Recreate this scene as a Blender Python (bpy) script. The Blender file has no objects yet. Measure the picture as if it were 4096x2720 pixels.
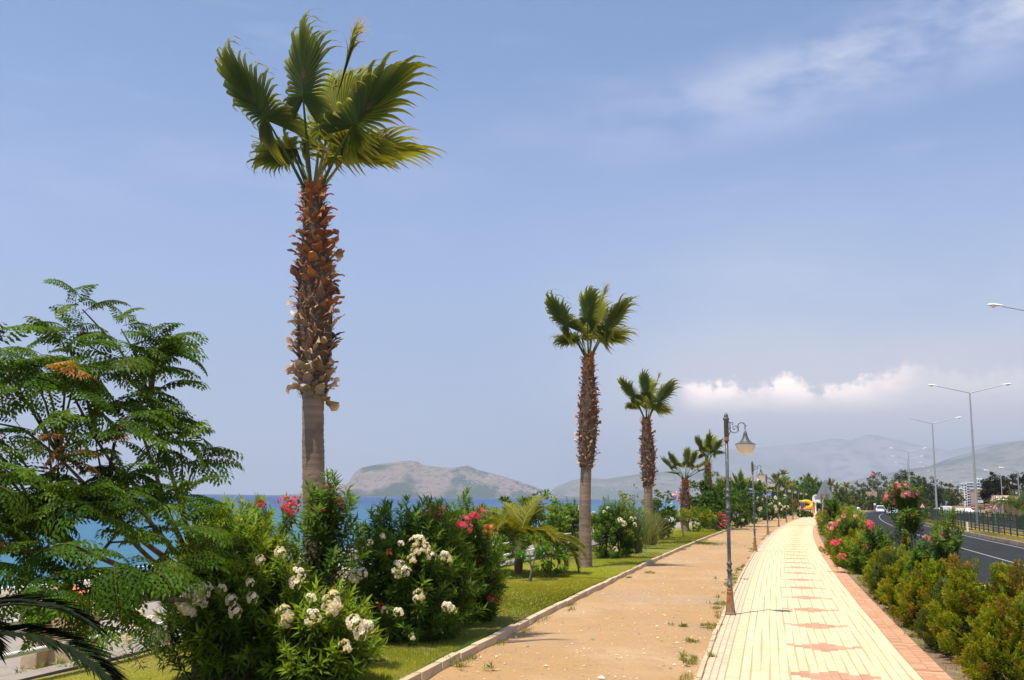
import bpy, math, random
import numpy as np
from mathutils import Matrix, Vector
S = bpy.context.scene
COL = S.collection
R = math.radians
random.seed(7)
rng = np.random.default_rng(7)

# ------------------------------------------------------------------ camera, sky, sun, exposure
EYE = 2.4
FPX, PITCH, ROLL = 4000.0, math.atan(630 / 4000), R(0.7)
cam = bpy.data.objects.new('camera', bpy.data.cameras.new('camera'))
COL.objects.link(cam)
cam.data.sensor_width = 36.0
cam.data.lens = FPX / 4096 * 36.0
cam.data.clip_start, cam.data.clip_end = 0.1, 60000
cam.matrix_world = Matrix.Translation((0, 0, EYE)) @ Matrix.Rotation(math.pi / 2 + PITCH, 4, 'X') @ Matrix.Rotation(ROLL, 4, 'Z')
S.camera = cam

SUN_AZ = math.atan2(-0.72, -0.69)      # compass direction of the sun (x, y): from the sea side
SUN_EL = R(70)
W = bpy.data.worlds.new('World'); S.world = W; W.use_nodes = True
nt = W.node_tree; nt.nodes.clear()
def nd(tree, typ, **kw):
    n = tree.nodes.new(typ)
    for k, v in kw.items():
        if k.startswith('i_'): n.inputs[k[2:].replace('_', ' ')].default_value = v
        else: setattr(n, k, v)
    return n
def mth(tree, op, a, b=None, c=None, clamp=False):
    n = tree.nodes.new('ShaderNodeMath'); n.operation = op; n.use_clamp = clamp
    for i, q in enumerate((a, b, c)):
        if q is None: continue
        if isinstance(q, (int, float)): n.inputs[i].default_value = q
        else: tree.links.new(q, n.inputs[i])
    return n.outputs[0]
def sstep(tree, x, a, b, lo=0.0, hi=1.0):
    n = tree.nodes.new('ShaderNodeMapRange'); n.interpolation_type = 'SMOOTHSTEP'
    tree.links.new(x, n.inputs[0])
    n.inputs[1].default_value = a; n.inputs[2].default_value = b
    n.inputs[3].default_value = lo; n.inputs[4].default_value = hi
    return n.outputs[0]
out = nd(nt, 'ShaderNodeOutputWorld'); bg = nd(nt, 'ShaderNodeBackground')
nt.links.new(bg.outputs[0], out.inputs[0])
sky = nd(nt, 'ShaderNodeTexSky', sky_type='NISHITA')
sky.sun_disc = False; sky.sun_elevation = SUN_EL; sky.sun_rotation = SUN_AZ
sky.altitude = 0; sky.air_density = 1.0; sky.dust_density = 1.0; sky.ozone_density = 2.0
bg.inputs[1].default_value = 0.092
tc = nd(nt, 'ShaderNodeTexCoord')
sep = nd(nt, 'ShaderNodeSeparateXYZ'); nt.links.new(tc.outputs['Generated'], sep.inputs[0])
DEG = 180 / math.pi
az = mth(nt, 'MULTIPLY', mth(nt, 'ARCTAN2', sep.outputs[0], sep.outputs[1]), DEG)
el = mth(nt, 'MULTIPLY', mth(nt, 'ARCSINE', sep.outputs[2]), DEG)
def sky_noise(sx, sy, scale, detail=5, rough=.55, off=0.0):
    cx = nd(nt, 'ShaderNodeCombineXYZ')
    nt.links.new(mth(nt, 'MULTIPLY', az, sx), cx.inputs[0]); nt.links.new(mth(nt, 'MULTIPLY', el, sy), cx.inputs[1])
    cx.inputs[2].default_value = off
    n = nd(nt, 'ShaderNodeTexNoise'); n.inputs['Scale'].default_value = scale
    n.inputs['Detail'].default_value = detail; n.inputs['Roughness'].default_value = rough
    nt.links.new(cx.outputs[0], n.inputs['Vector'])
    return n.outputs[0]
def mixc(fac, a, col):
    m = nd(nt, 'ShaderNodeMix', data_type='RGBA')
    nt.links.new(fac, m.inputs[0]); nt.links.new(a, m.inputs[6])
    m.inputs[7].default_value = (*col, 1)
    return m.outputs[2]
c = sky.outputs[0]
# warm tint of the summer air, then a thin veil that thickens towards the mountains
tint = nd(nt, 'ShaderNodeMix', data_type='RGBA', blend_type='MULTIPLY'); tint.inputs[0].default_value = 1
nt.links.new(c, tint.inputs[6]); tint.inputs[7].default_value = (0.95, 1.10, 1.33, 1); c = tint.outputs[2]
low = sstep(nt, el, 2, 26, 1, 0)
c = mixc(mth(nt, 'MULTIPLY', low, sstep(nt, az, -40, 12, .55, .6)), c, (3.5, 4.3, 6.6))
veil = mth(nt, 'MULTIPLY', sstep(nt, el, 3, 20, 1, 0), sstep(nt, az, -4, 16))
veil = mth(nt, 'MULTIPLY', veil, sstep(nt, sky_noise(.1, .25, 1.0, 4), .3, .75, .45, .95))
c = mixc(veil, c, (6.8, 7.1, 7.5))
bank = mth(nt, 'MULTIPLY', sstep(nt, el, 3.5, 11, 1, 0), sstep(nt, az, 0, 13))
c = mixc(mth(nt, 'MULTIPLY', bank, .9), c, (11.2, 9.4, 7.7))
# thin high cloud
ci = mth(nt, 'SUBTRACT', el, mth(nt, 'ADD', mth(nt, 'MULTIPLY', az, .17), 20.2))
band = mth(nt, 'MULTIPLY', sstep(nt, ci, -4.0, 0), sstep(nt, ci, 0.5, 3.2, 1, 0))
band = mth(nt, 'MULTIPLY', band, sstep(nt, az, 2, 22, .15, 1))
ci2 = mth(nt, 'MULTIPLY', band, sstep(nt, sky_noise(.10, .26, 1.7, 5, .55, 3.1), .30, .68))
c = mixc(mth(nt, 'MULTIPLY', ci2, .70), c, (6.9, 7.0, 8.0))
wisp = mth(nt, 'MULTIPLY', sstep(nt, sky_noise(.09, .5, 1.3, 5, .5, 9.0), .55, .8), sstep(nt, el, 9, 15))
c = mixc(mth(nt, 'MULTIPLY', wisp, .16), c, (6.4, 6.5, 7.6))
# cumulus bank over the mountains
top = mth(nt, 'ADD', mth(nt, 'MULTIPLY', sky_noise(.38, 0, 1.0, 3, .55, 1.7), 4.4), 4.55)
top = mth(nt, 'ADD', top, mth(nt, 'MULTIPLY', mth(nt, 'SUBTRACT', sky_noise(1.2, 1.2, 1.5, 5, .6, 5.0), .5), 2.0))
win = mth(nt, 'MULTIPLY', sstep(nt, az, 9.2, 10.6), sstep(nt, az, 18.5, 23.0, 1, .2))
cu = mth(nt, 'MULTIPLY', sstep(nt, mth(nt, 'SUBTRACT', top, el), -.1, .7), sstep(nt, el, 4.4, 6.3))
cu = mth(nt, 'MULTIPLY', cu, win)
cu = mth(nt, 'MULTIPLY', cu, sstep(nt, sky_noise(.5, .8, 1.2, 4, .55, 2.0), .25, .6, .6, 1))
c = mixc(cu, c, (27.0, 21.0, 16.5))
nt.links.new(c, bg.inputs[0])

sun = bpy.data.objects.new('sun', bpy.data.lights.new('sun', 'SUN')); COL.objects.link(sun)
sun.data.energy = 4.6; sun.data.angle = R(.53); sun.data.color = (1.0, .93, .80)
sv = Vector((math.sin(SUN_AZ) * math.cos(SUN_EL), math.cos(SUN_AZ) * math.cos(SUN_EL), math.sin(SUN_EL)))
sun.rotation_euler = sv.to_track_quat('Z', 'Y').to_euler()
S.view_settings.view_transform = 'Standard'; S.view_settings.look = 'None'
S.view_settings.exposure = 0.52; S.view_settings.gamma = 1.0; S.view_settings.use_curve_mapping = False
S.cycles.max_bounces = 6; S.cycles.diffuse_bounces = 3; S.cycles.glossy_bounces = 2
S.cycles.transmission_bounces = 3; S.cycles.volume_bounces = 0; S.cycles.transparent_max_bounces = 4
S.cycles.use_denoising = True
try: S.cycles.caustics_reflective = False; S.cycles.caustics_refractive = False
except Exception: pass

# ------------------------------------------------------------------ site survey: picture bearings to ground points
cp, sp, cr, sr = math.cos(PITCH), math.sin(PITCH), math.cos(ROLL), math.sin(ROLL)
def ray(u, v):
    x = (u - 2048) / FPX; y = -(v - 1360) / FPX
    X = cr * x - sr * y; Y = sr * x + cr * y
    return np.array([X, cp - Y * sp, sp + Y * cp])
def at(u, v, z=0.0):
    d = ray(u, v); return np.array([0, 0, EYE]) + d * ((z - EYE) / d[2])
def pt(u, v, y):
    d = ray(u, v); return np.array([0, 0, EYE]) + d * (y / d[1])
# the promenade's centre curve: its sea-side edge
def xL(y): return 2.52 + .253 * (y - 14) + 3.4e-4 * (y - 14) ** 2
_ys = np.linspace(-60, 1600, 8301)
_sl = .253 + 6.8e-4 * (_ys - 14)
_ss = np.concatenate([[0], np.cumsum(np.sqrt(1 + _sl[:-1] ** 2) * np.diff(_ys))])
_ss -= np.interp(14, _ys, _ss)
def P_y(y, t):
    y = np.asarray(y, float); sl = .253 + 6.8e-4 * (y - 14); n = np.sqrt(1 + sl ** 2)
    return np.stack([xL(y) + t / n, y - t * sl / n], -1)
def P_s(s, t): return P_y(np.interp(s, _ss, _ys), t)
def tang(y):
    sl = .253 + 6.8e-4 * (y - 14); return math.atan2(1, sl)      # heading angle of the path

# ------------------------------------------------------------------ mesh builder
class MB:
    def __init__(s): s.v = []; s.f = []; s.c = []; s.m = []; s.n = 0
    def add(s, v, f, col=(1, 1, 1), mi=0):
        v = np.asarray(v, float).reshape(-1, 3); f = np.asarray(f, int)
        s.v.append(v); s.f.append(f + s.n); s.m.append(np.full(len(f), mi))
        col = np.asarray(col, float)
        s.c.append(np.broadcast_to(col, (len(v), 3)) if col.ndim == 1 else col)
        s.n += len(v); return s
    def mesh(s, name, mats, smooth=True):
        me = bpy.data.meshes.new(name)
        if not isinstance(mats, (list, tuple)): mats = [mats]
        for m in mats: me.materials.append(m)
        V = np.concatenate(s.v); Cc = np.concatenate(s.c)
        loops = np.concatenate([f.ravel() for f in s.f])
        tot = np.concatenate([np.full(len(f), f.shape[1]) for f in s.f])
        mi = np.concatenate(s.m)
        me.vertices.add(len(V)); me.vertices.foreach_set('co', V.ravel())
        me.loops.add(len(loops)); me.loops.foreach_set('vertex_index', loops)
        me.polygons.add(len(tot))
        me.polygons.foreach_set('loop_start', np.concatenate([[0], np.cumsum(tot)[:-1]]))
        me.polygons.foreach_set('loop_total', tot)
        me.polygons.foreach_set('material_index', mi)
        me.update(calc_edges=True)
        a = me.color_attributes.new('col', 'FLOAT_COLOR', 'POINT')
        a.data.foreach_set('color', np.concatenate([Cc, np.ones((len(V), 1))], 1).ravel())
        me.polygons.foreach_set('use_smooth', np.full(len(tot), smooth))
        me.validate(); return me
    def obj(s, name, mats, parent=None, smooth=True, **kw):
        return link(name, s.mesh(name, mats, smooth), parent, **kw)
    # shapes
    def box(s, c, d, col=(1, 1, 1), mi=0, rz=0.0, top=None):
        x, y, z = np.array(d) / 2.0; tx, ty = (x, y) if top is None else (top[0] / 2, top[1] / 2)
        v = np.array([[-x, -y, -z], [x, -y, -z], [x, y, -z], [-x, y, -z], [-tx, -ty, z], [tx, -ty, z], [tx, ty, z], [-tx, ty, z]])
        if rz: k, q = math.cos(rz), math.sin(rz); v = np.stack([v[:, 0] * k - v[:, 1] * q, v[:, 0] * q + v[:, 1] * k, v[:, 2]], 1)
        return s.add(v + np.array(c), [[3, 2, 1, 0], [4, 5, 6, 7], [0, 1, 5, 4], [1, 2, 6, 5], [2, 3, 7, 6], [3, 0, 4, 7]], col, mi)
    def tube(s, p, r, k=8, col=(1, 1, 1), mi=0, cap=True):
        p = np.asarray(p, float); n = len(p); r = np.broadcast_to(np.asarray(r, float), (n,))
        t = np.gradient(p, axis=0); t /= np.linalg.norm(t, axis=1, keepdims=True) + 1e-9
        ref = np.array([0, 0, 1.0]) if abs(t[:, 2]).mean() < .8 else np.array([1.0, 0, 0])
        a = np.cross(t, ref); a /= np.linalg.norm(a, axis=1, keepdims=True) + 1e-9
        b = np.cross(t, a)
        th = np.arange(k) * 2 * math.pi / k
        v = p[:, None] + r[:, None, None] * (a[:, None] * np.cos(th)[None, :, None] + b[:, None] * np.sin(th)[None, :, None])
        i = np.arange(n - 1)[:, None] * k; j = np.arange(k)[None]; j2 = (j + 1) % k
        f = np.stack([i + j, i + j2, i + k + j2, i + k + j], -1).reshape(-1, 4)
        col = np.asarray(col, float)
        if col.ndim == 2: col = np.repeat(col, k, 0)
        s.add(v.reshape(-1, 3), f, col, mi)
        if cap:
            q = v.reshape(n, k, 3)
            s.add(q[-1], [list(range(k))], col if col.ndim == 1 else col[-k:], mi)
            s.add(q[0], [list(range(k))[::-1]], col if col.ndim == 1 else col[:k], mi)
        return s
    def lathe(s, prof, k=16, c=(0, 0, 0), col=(1, 1, 1), mi=0):
        prof = np.asarray(prof, float); n = len(prof); th = np.arange(k) * 2 * math.pi / k
        v = np.stack([prof[:, 0:1] * np.cos(th), prof[:, 0:1] * np.sin(th), np.repeat(prof[:, 1:2], k, 1)], -1) + np.array(c)
        i = np.arange(n - 1)[:, None] * k; j = np.arange(k)[None]; j2 = (j + 1) % k
        f = np.stack([i + j, i + j2, i + k + j2, i + k + j], -1).reshape(-1, 4)
        return s.add(v.reshape(-1, 3), f, col, mi)
    def prism(s, poly, th, M, col=(1, 1, 1), mi=0):
        # poly in local XZ, thickness along local Y, placed by 4x4 M
        n = len(poly); a = np.array([[x, -th / 2, z] for x, z in poly] + [[x, th / 2, z] for x, z in poly])
        v = a @ np.array(M.to_3x3()).T + np.array(M.translation)
        s.add(v, [list(range(n))], col, mi); s.add(v, [list(range(n, 2 * n))[::-1]], col, mi)
        return s.add(v, [[i, n + i, n + (i + 1) % n, (i + 1) % n] for i in range(n)], col, mi)

def link(name, data, parent=None, label=None, cat=None, group=None, kind=None, M=None):
    o = bpy.data.objects.new(name, data); COL.objects.link(o)
    if parent is not None: o.parent = parent
    if M is not None: o.matrix_local = M
    if label: o['label'] = label
    if cat: o['category'] = cat
    if group: o['group'] = group
    if kind: o['kind'] = kind
    return o
def thing(name, label, cat, loc=(0, 0, 0), rz=0.0, group=None):
    o = link(name, None, None, label, cat, group); o.location = loc; o.rotation_euler = (0, 0, rz)
    o.empty_display_size = .2; return o
def copy_tree(o, parent=None):
    c_ = o.copy(); COL.objects.link(c_); c_.parent = parent
    for ch in list(o.children): copy_tree(ch, c_)
    return c_
def frameM(pos, d, up=(0, 0, 1), s=1.0):
    """local +Y along d, local +Z as near to up as may be"""
    d = Vector(d).normalized(); u = Vector(up)
    x = d.cross(u)
    if x.length < 1e-4: x = d.cross(Vector((1, 0, .1)))
    x.normalize(); z = x.cross(d)
    M = Matrix(((x.x, d.x, z.x, 0), (x.y, d.y, z.y, 0), (x.z, d.z, z.z, 0), (0, 0, 0, 1)))
    sc = Matrix.Diagonal((s, s, s, 1)) if not isinstance(s, tuple) else Matrix.Diagonal((*s, 1))
    return Matrix.Translation(Vector(pos)) @ M @ sc
def nrm(a): return a / (np.linalg.norm(a, axis=-1, keepdims=True) + 1e-9)
def leaves(mb, Pp, D, N, L, Wd, col, droop=.25, mid=.4, mi=0, fold=.18):
    """many lance-shaped folded leaves in one go"""
    Pp = np.asarray(Pp, float); n = len(Pp); D = nrm(np.asarray(D, float)); N = np.asarray(N, float)
    Sd = nrm(np.cross(D, N)); N = np.cross(Sd, D)
    L = np.broadcast_to(L, (n,))[:, None]; Wd = np.broadcast_to(Wd, (n,))[:, None]
    c0 = Pp + D * L * mid - N * L * droop * .15
    v = np.stack([Pp, c0 + Sd * Wd / 2 + N * Wd * fold, c0, c0 - Sd * Wd / 2 + N * Wd * fold, Pp + D * L * (1 - droop * .2) - N * L * droop], 1)
    i = np.arange(n)[:, None] * 5
    f = np.concatenate([i + np.array([[0, 1, 2]]), i + np.array([[0, 2, 3]]), i + np.array([[1, 4, 2]]), i + np.array([[2, 4, 3]])])
    col = np.asarray(col, float)
    cc = np.broadcast_to(col, (n, 3)) if col.ndim == 1 else col
    mb.add(v.reshape(-1, 3), f, np.repeat(cc, 5, 0), mi)

# ------------------------------------------------------------------ materials
def mat(name, base=(.5, .5, .5), rough=.7, metal=0.0, spec=.3, noise=None, bump=None, attr=False, transl=0.0, var=0.0, hue=.0, coord='Object', extra=None):
    m = bpy.data.materials.new(name); m.use_nodes = True; t = m.node_tree; t.nodes.clear()
    o = nd(t, 'ShaderNodeOutputMaterial'); b = nd(t, 'ShaderNodeBsdfPrincipled')
    b.inputs['Roughness'].default_value = rough; b.inputs['Metallic'].default_value = metal
    b.inputs['Specular IOR Level'].default_value = spec
    tc_ = nd(t, 'ShaderNodeTexCoord')
    rgb = nd(t, 'ShaderNodeRGB'); rgb.outputs[0].default_value = (*base, 1); col = rgb.outputs[0]
    if attr:
        a = nd(t, 'ShaderNodeAttribute', attribute_name='col'); col = a.outputs['Color']
    for q in (noise or []):       # (scale, detail, colour, lo, hi, strength[, (sx, sy, sz)])
        n = nd(t, 'ShaderNodeTexNoise'); n.inputs['Scale'].default_value = q[0]; n.inputs['Detail'].default_value = q[1]
        src = tc_.outputs[coord]
        if len(q) > 6:
            mp = nd(t, 'ShaderNodeMapping'); mp.inputs['Scale'].default_value = q[6]; t.links.new(src, mp.inputs[0]); src = mp.outputs[0]
        t.links.new(src, n.inputs['Vector'])
        fac = mth(t, 'MULTIPLY', sstep(t, n.outputs[0], q[3], q[4]), q[5])
        mx = nd(t, 'ShaderNodeMix', data_type='RGBA'); t.links.new(fac, mx.inputs[0]); t.links.new(col, mx.inputs[6])
        mx.inputs[7].default_value = (*q[2], 1); col = mx.outputs[2]
    if var:
        oi = nd(t, 'ShaderNodeObjectInfo'); hs = nd(t, 'ShaderNodeHueSaturation')
        t.links.new(mth(t, 'ADD', mth(t, 'MULTIPLY', oi.outputs['Random'], 2 * var), 1 - var), hs.inputs['Value'])
        r2 = mth(t, 'FRACT', mth(t, 'MULTIPLY', oi.outputs['Random'], 17.31))
        t.links.new(mth(t, 'ADD', mth(t, 'MULTIPLY', r2, 2 * hue), .5 - hue), hs.inputs['Hue'])
        t.links.new(col, hs.inputs['Color']); col = hs.outputs[0]
    if extra: col = extra(t, col, tc_, b)
    t.links.new(col, b.inputs['Base Color'])
    for q in (bump or []):        # (scale, detail, strength, distance[, mapping])
        n = nd(t, 'ShaderNodeTexNoise'); n.inputs['Scale'].default_value = q[0]; n.inputs['Detail'].default_value = q[1]
        src = tc_.outputs[coord]
        if len(q) > 4:
            mp = nd(t, 'ShaderNodeMapping'); mp.inputs['Scale'].default_value = q[4]; t.links.new(src, mp.inputs[0]); src = mp.outputs[0]
        t.links.new(src, n.inputs['Vector'])
        bp = nd(t, 'ShaderNodeBump'); bp.inputs['Strength'].default_value = q[2]; bp.inputs['Distance'].default_value = q[3]
        t.links.new(n.outputs[0], bp.inputs['Height'])
        if b.inputs['Normal'].is_linked: t.links.new(b.inputs['Normal'].links[0].from_socket, bp.inputs['Normal'])
        t.links.new(bp.outputs[0], b.inputs['Normal'])
    if transl:
        tr = nd(t, 'ShaderNodeBsdfTranslucent'); mx = nd(t, 'ShaderNodeMixShader'); mx.inputs[0].default_value = transl
        g = nd(t, 'ShaderNodeMix', data_type='RGBA', blend_type='MULTIPLY'); g.inputs[0].default_value = 1
        t.links.new(col, g.inputs[6]); g.inputs[7].default_value = (1.9, 1.6, .7, 1)
        t.links.new(g.outputs[2], tr.inputs[0]); t.links.new(b.outputs[0], mx.inputs[1]); t.links.new(tr.outputs[0], mx.inputs[2])
        t.links.new(mx.outputs[0], o.inputs[0])
    else: t.links.new(b.outputs[0], o.inputs[0])
    return m
M = {}
M['leaf'] = mat('leaf', rough=.5, spec=.13, attr=True, transl=.38, var=.28, hue=.012)
M['foliage'] = mat('foliage', rough=.6, spec=.1, attr=True, transl=.30)
M['frond'] = mat('frond', rough=.5, spec=.2, attr=True, transl=.34, var=.12, hue=.006)
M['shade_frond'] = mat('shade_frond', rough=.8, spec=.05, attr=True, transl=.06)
M['petal'] = mat('petal', rough=.6, spec=.2, attr=True, transl=.3, var=.06)
M['stem'] = mat('stem', (.10, .07, .04), .85, noise=[(14, 3, (.2, .15, .1), .4, .7, .7)])
M['bark'] = mat('bark', (.10, .075, .05), .9, noise=[(9, 4, (.22, .17, .12), .4, .7, .8)], bump=[(12, 5, .6, .02)])
M['palm_bark'] = mat('palm_bark', (.235, .165, .115), .92, attr=True, noise=[(3.5, 3, (.13, .09, .065), .45, .72, .7), (60, 2, (.36, .28, .21), .5, .75, .5, (1, 1, 3))], bump=[(30, 3, .5, .01, (.3, .3, 3))])
M['boot'] = mat('boot', rough=.85, attr=True, var=.3, hue=.012, noise=[(25, 3, (.09, .05, .03), .5, .75, .5)])
M['kerb'] = mat('kerb', (.56, .42, .26), .9, noise=[(3, 4, (.36, .26, .15), .45, .7, .7), (30, 3, (.62, .54, .44), .5, .8, .5)], bump=[(40, 4, .4, .01)], var=.10)
M['road_kerb'] = mat('road_kerb', (.27, .22, .17), .9, noise=[(2, 4, (.18, .14, .10), .4, .7, .8)], var=.18)
M['paver'] = mat('paver', rough=.9, attr=True, var=.055, noise=[(9, 4, (.50, .36, .22), .52, .8, .35), (1.3, 3, (.52, .38, .25), .5, .78, .4), (90, 2, (.35, .25, .17), .6, .8, .3)], bump=[(70, 3, .25, .004)])
M['mortar'] = mat('mortar', (.50, .34, .20), .95, noise=[(5, 4, (.48, .32, .18), .4, .7, .7)])
M['dirt'] = mat('dirt', (.415, .245, .105), .97, noise=[(.35, 5, (.47, .31, .17), .42, .68, .8), (1.6, 5, (.36, .225, .12), .50, .72, .65), (.22, 4, (.36, .25, .155), .50, .70, .65), (.9, 5, (.33, .23, .14), .56, .7, .5, (1, .25, 1)), (14, 4, (.33, .20, .10), .58, .72, .6), (45, 2, (.70, .54, .35), .63, .74, .55)], bump=[(1.5, 6, .8, .10), (12, 4, .6, .03), (40, 4, .7, .012)])
M['soil'] = mat('soil', (.23, .15, .09), .97, noise=[(.7, 5, (.16, .14, .05), .45, .65, .8), (3, 4, (.34, .24, .13), .5, .75, .7)], bump=[(8, 5, .7, .03)])
M['median'] = mat('median_soil', (.30, .21, .06), .97, noise=[(.5, 5, (.13, .15, .03), .45, .62, .8), (4, 4, (.42, .30, .10), .5, .7, .6)], bump=[(8, 5, .7, .03)])
M['lawn'] = mat('lawn_soil', (.24, .23, .032), .97, noise=[(.45, 5, (.30, .23, .075), .50, .68, .8), (2.2, 4, (.12, .15, .02), .48, .7, .7), (.11, 3, (.14, .19, .022), .45, .65, .5), (20, 3, (.24, .2, .06), .55, .75, .5)], bump=[(20, 5, .9, .03)])
M['asphalt'] = mat('asphalt', (.030, .031, .033), .95, spec=.04, noise=[(.25, 4, (.044, .045, .048), .4, .7, .6), (3, 3, (.04, .04, .043), .5, .7, .4, (1, .08, 1)), (60, 2, (.12, .12, .12), .6, .75, .5)], bump=[(80, 3, .3, .005)])
M['roadpaint'] = mat('roadpaint', (.34, .335, .32), .8, noise=[(6, 4, (.25, .25, .25), .55, .75, .6)])
M['concrete'] = mat('concrete', (.30, .255, .215), .92, noise=[(1.5, 5, (.22, .19, .155), .45, .7, .7), (14, 3, (.36, .32, .28), .5, .75, .5)], bump=[(25, 4, .4, .01)])
M['sand'] = mat('sand', (.34, .275, .20), .97, noise=[(.3, 5, (.36, .30, .23), .4, .7, .8)], bump=[(5, 5, .6, .05)])
M['stone'] = mat('stone', (.55, .40, .24), .93, noise=[(3, 5, (.38, .29, .2), .45, .68, .8), (12, 4, (.62, .5, .36), .55, .75, .6)], bump=[(9, 5, .7, .03)])
M['iron'] = mat('iron', (.12, .125, .13), .5, .35, .4, noise=[(7, 4, (.055, .06, .065), .42, .65, .9, (1, 1, .35)), (22, 4, (.24, .25, .26), .56, .7, .7)], bump=[(40, 3, .25, .004)])
M['rust'] = mat('rust', (.30, .14, .055), .82, .15, .3, noise=[(6, 4, (.22, .2, .16), .45, .62, .9, (1, 1, .3)), (16, 4, (.12, .06, .035), .55, .7, .7, (1, 1, .4))], bump=[(30, 3, .3, .004)])
M['globe'] = mat('globe', (.88, .86, .82), .3, spec=.5, transl=.35)
M['steel'] = mat('steel', (.42, .42, .40), .5, .5, .4, noise=[(3, 3, (.34, .34, .32), .4, .7, .5)])
M['white'] = mat('white', (.80, .80, .78), .5)
M['white_wall'] = mat('white_wall', (.78, .76, .72), .85, noise=[(2, 3, (.66, .63, .58), .45, .7, .4)])
M['green_metal'] = mat('green_metal', (.030, .050, .036), .6, noise=[(5, 3, (.05, .06, .05), .5, .7, .6)])
M['dark'] = mat('dark', (.025, .025, .028), .5)
M['tyre'] = mat('tyre', (.02, .02, .02), .9)
M['glass'] = mat('dark_glass', (.03, .04, .05), .08, spec=.6)
M['lamp_glass'] = mat('lamp_glass', (.75, .77, .8), .15, spec=.6)
M['carwhite'] = mat('carwhite', (.80, .80, .80), .28, spec=.5)
M['carsilver'] = mat('carsilver', (.34, .40, .52), .3, .5, .5)
M['red'] = mat('red', (.62, .03, .03), .5)
M['yellow'] = mat('yellow', (.90, .46, .015), .35)
M['orange'] = mat('orange', (.80, .22, .03), .45)
M['blue'] = mat('blue', (.05, .17, .58), .5)
M['violet'] = mat('violet', (.22, .22, .66), .6)
M['pale_blue'] = mat('pale_blue', (.50, .72, .80), .6)
M['signgrey'] = mat('signgrey', (.30, .34, .37), .5, .3)
M['tower'] = mat('tower', (.46, .33, .21), .9, noise=[(.9, 4, (.36, .25, .16), .45, .65, .8)], bump=[(3, 4, .6, .05)])
M['coral'] = mat('coral', (.75, .18, .10), .8)
M['apricot'] = mat('apricot', (.62, .40, .26), .85, noise=[(.2, 3, (.55, .34, .22), .45, .65, .6)])
M['pale_wall'] = mat('pale_wall', (.72, .66, .60), .85, noise=[(.2, 3, (.62, .55, .5), .45, .65, .6)])
M['hotelblue'] = mat('hotelblue', (.22, .34, .52), .7)
M['tan_fabric'] = mat('tan_fabric', (.55, .36, .20), .85)
M['cream'] = mat('cream', (.85, .78, .62), .8)
M['twine'] = mat('straw', (.72, .56, .33), .85)
M['billboard'] = mat('billboard', (.03, .022, .018), .6)
M['grass'] = mat('grass', rough=.8, spec=.15, attr=True, transl=.3)

# ------------------------------------------------------------------ ground, sea, road, path (one sheet above the other)
def strip(name, mname, t0, t1, z, y0, y1, ny, nt_=2, kind='structure', zf=None, label=None, parent=None):
    y = np.linspace(0, 1, ny) ** 1.6 * (y1 - y0) + y0; t = np.linspace(t0, t1, nt_)
    V = np.zeros((ny, nt_, 3))
    for j, tj in enumerate(t):
        V[:, j, :2] = P_y(y, tj); V[:, j, 2] = z if zf is None else zf(y, tj)
    i = np.arange(ny - 1)[:, None] * nt_; j = np.arange(nt_ - 1)[None]
    f = np.stack([i + j, i + j + 1, i + nt_ + j + 1, i + nt_ + j], -1).reshape(-1, 4)
    mb = MB().add(V.reshape(-1, 3), f)
    return mb.obj(name, M[mname], parent, smooth=True, kind=kind, label=label)
HZ = -5.0
strip('ground', 'soil', -15.5, 900, -.30, -40, 1500, 60, 12)
strip('beach', 'sand', -36, -15.4, -1, -40, 1500, 80, 14, zf=lambda y, t: np.full_like(y, -.28 - 1.9 * (-t - 15.4) / 20.6))
strip('beach_promenade', 'concrete', -15.4, -8.35, -.10, -40, 400, 60, 3)
strip('lawn', 'lawn', -8.35, -3.60, .0, -20, 260, 220, 16, zf=lambda y, t: .012 * np.sin(y * 1.7 + t * 2.1) - .02 + .03 * np.sin(t * 1.1))
strip('dirt_strip', 'dirt', -3.55, .02, -.03, -10, 260, 500, 36, zf=lambda y, t: -.035 + .018 * np.sin(y * .9 + t * 3) * np.cos(t * 1.7 + y * .31) + .012 * np.sin(y * 3.1 - t * 4.3))
path = strip('path', 'mortar', .0, 3.42, -.004, 6, 300, 200, 3)
strip('hedge_bed', 'soil', 3.40, 6.7, -.02, -10, 300, 200, 5, zf=lambda y, t: -.03 + .03 * np.sin(y * 1.3 + t * 2))
road = strip('road', 'asphalt', 6.9, 14.9, -.12, -20, 700, 200, 5)
strip('median', 'median', 15.1, 20.4, -.0, -20, 700, 160, 6, zf=lambda y, t: .02 + .03 * np.sin(y * .8 + t))
strip('far_carriageway', 'asphalt', 20.6, 29, -.12, -20, 700, 120, 5)
strip('verge', 'soil', 29.2, 120, .02, -20, 900, 80, 6)
def line(name, t0, t1, y0, y1, parent, z=-.115):
    strip(name, 'roadpaint', t0, t1, z, y0, y1, 80, 2, kind=None, parent=parent)
line('edge_line', 14.38, 14.50, 10, 400, road)
line('edge_line', 7.1, 7.22, 10, 400, road)
line('lane_line', 10.88, 10.98, 10, 400, road)

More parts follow.
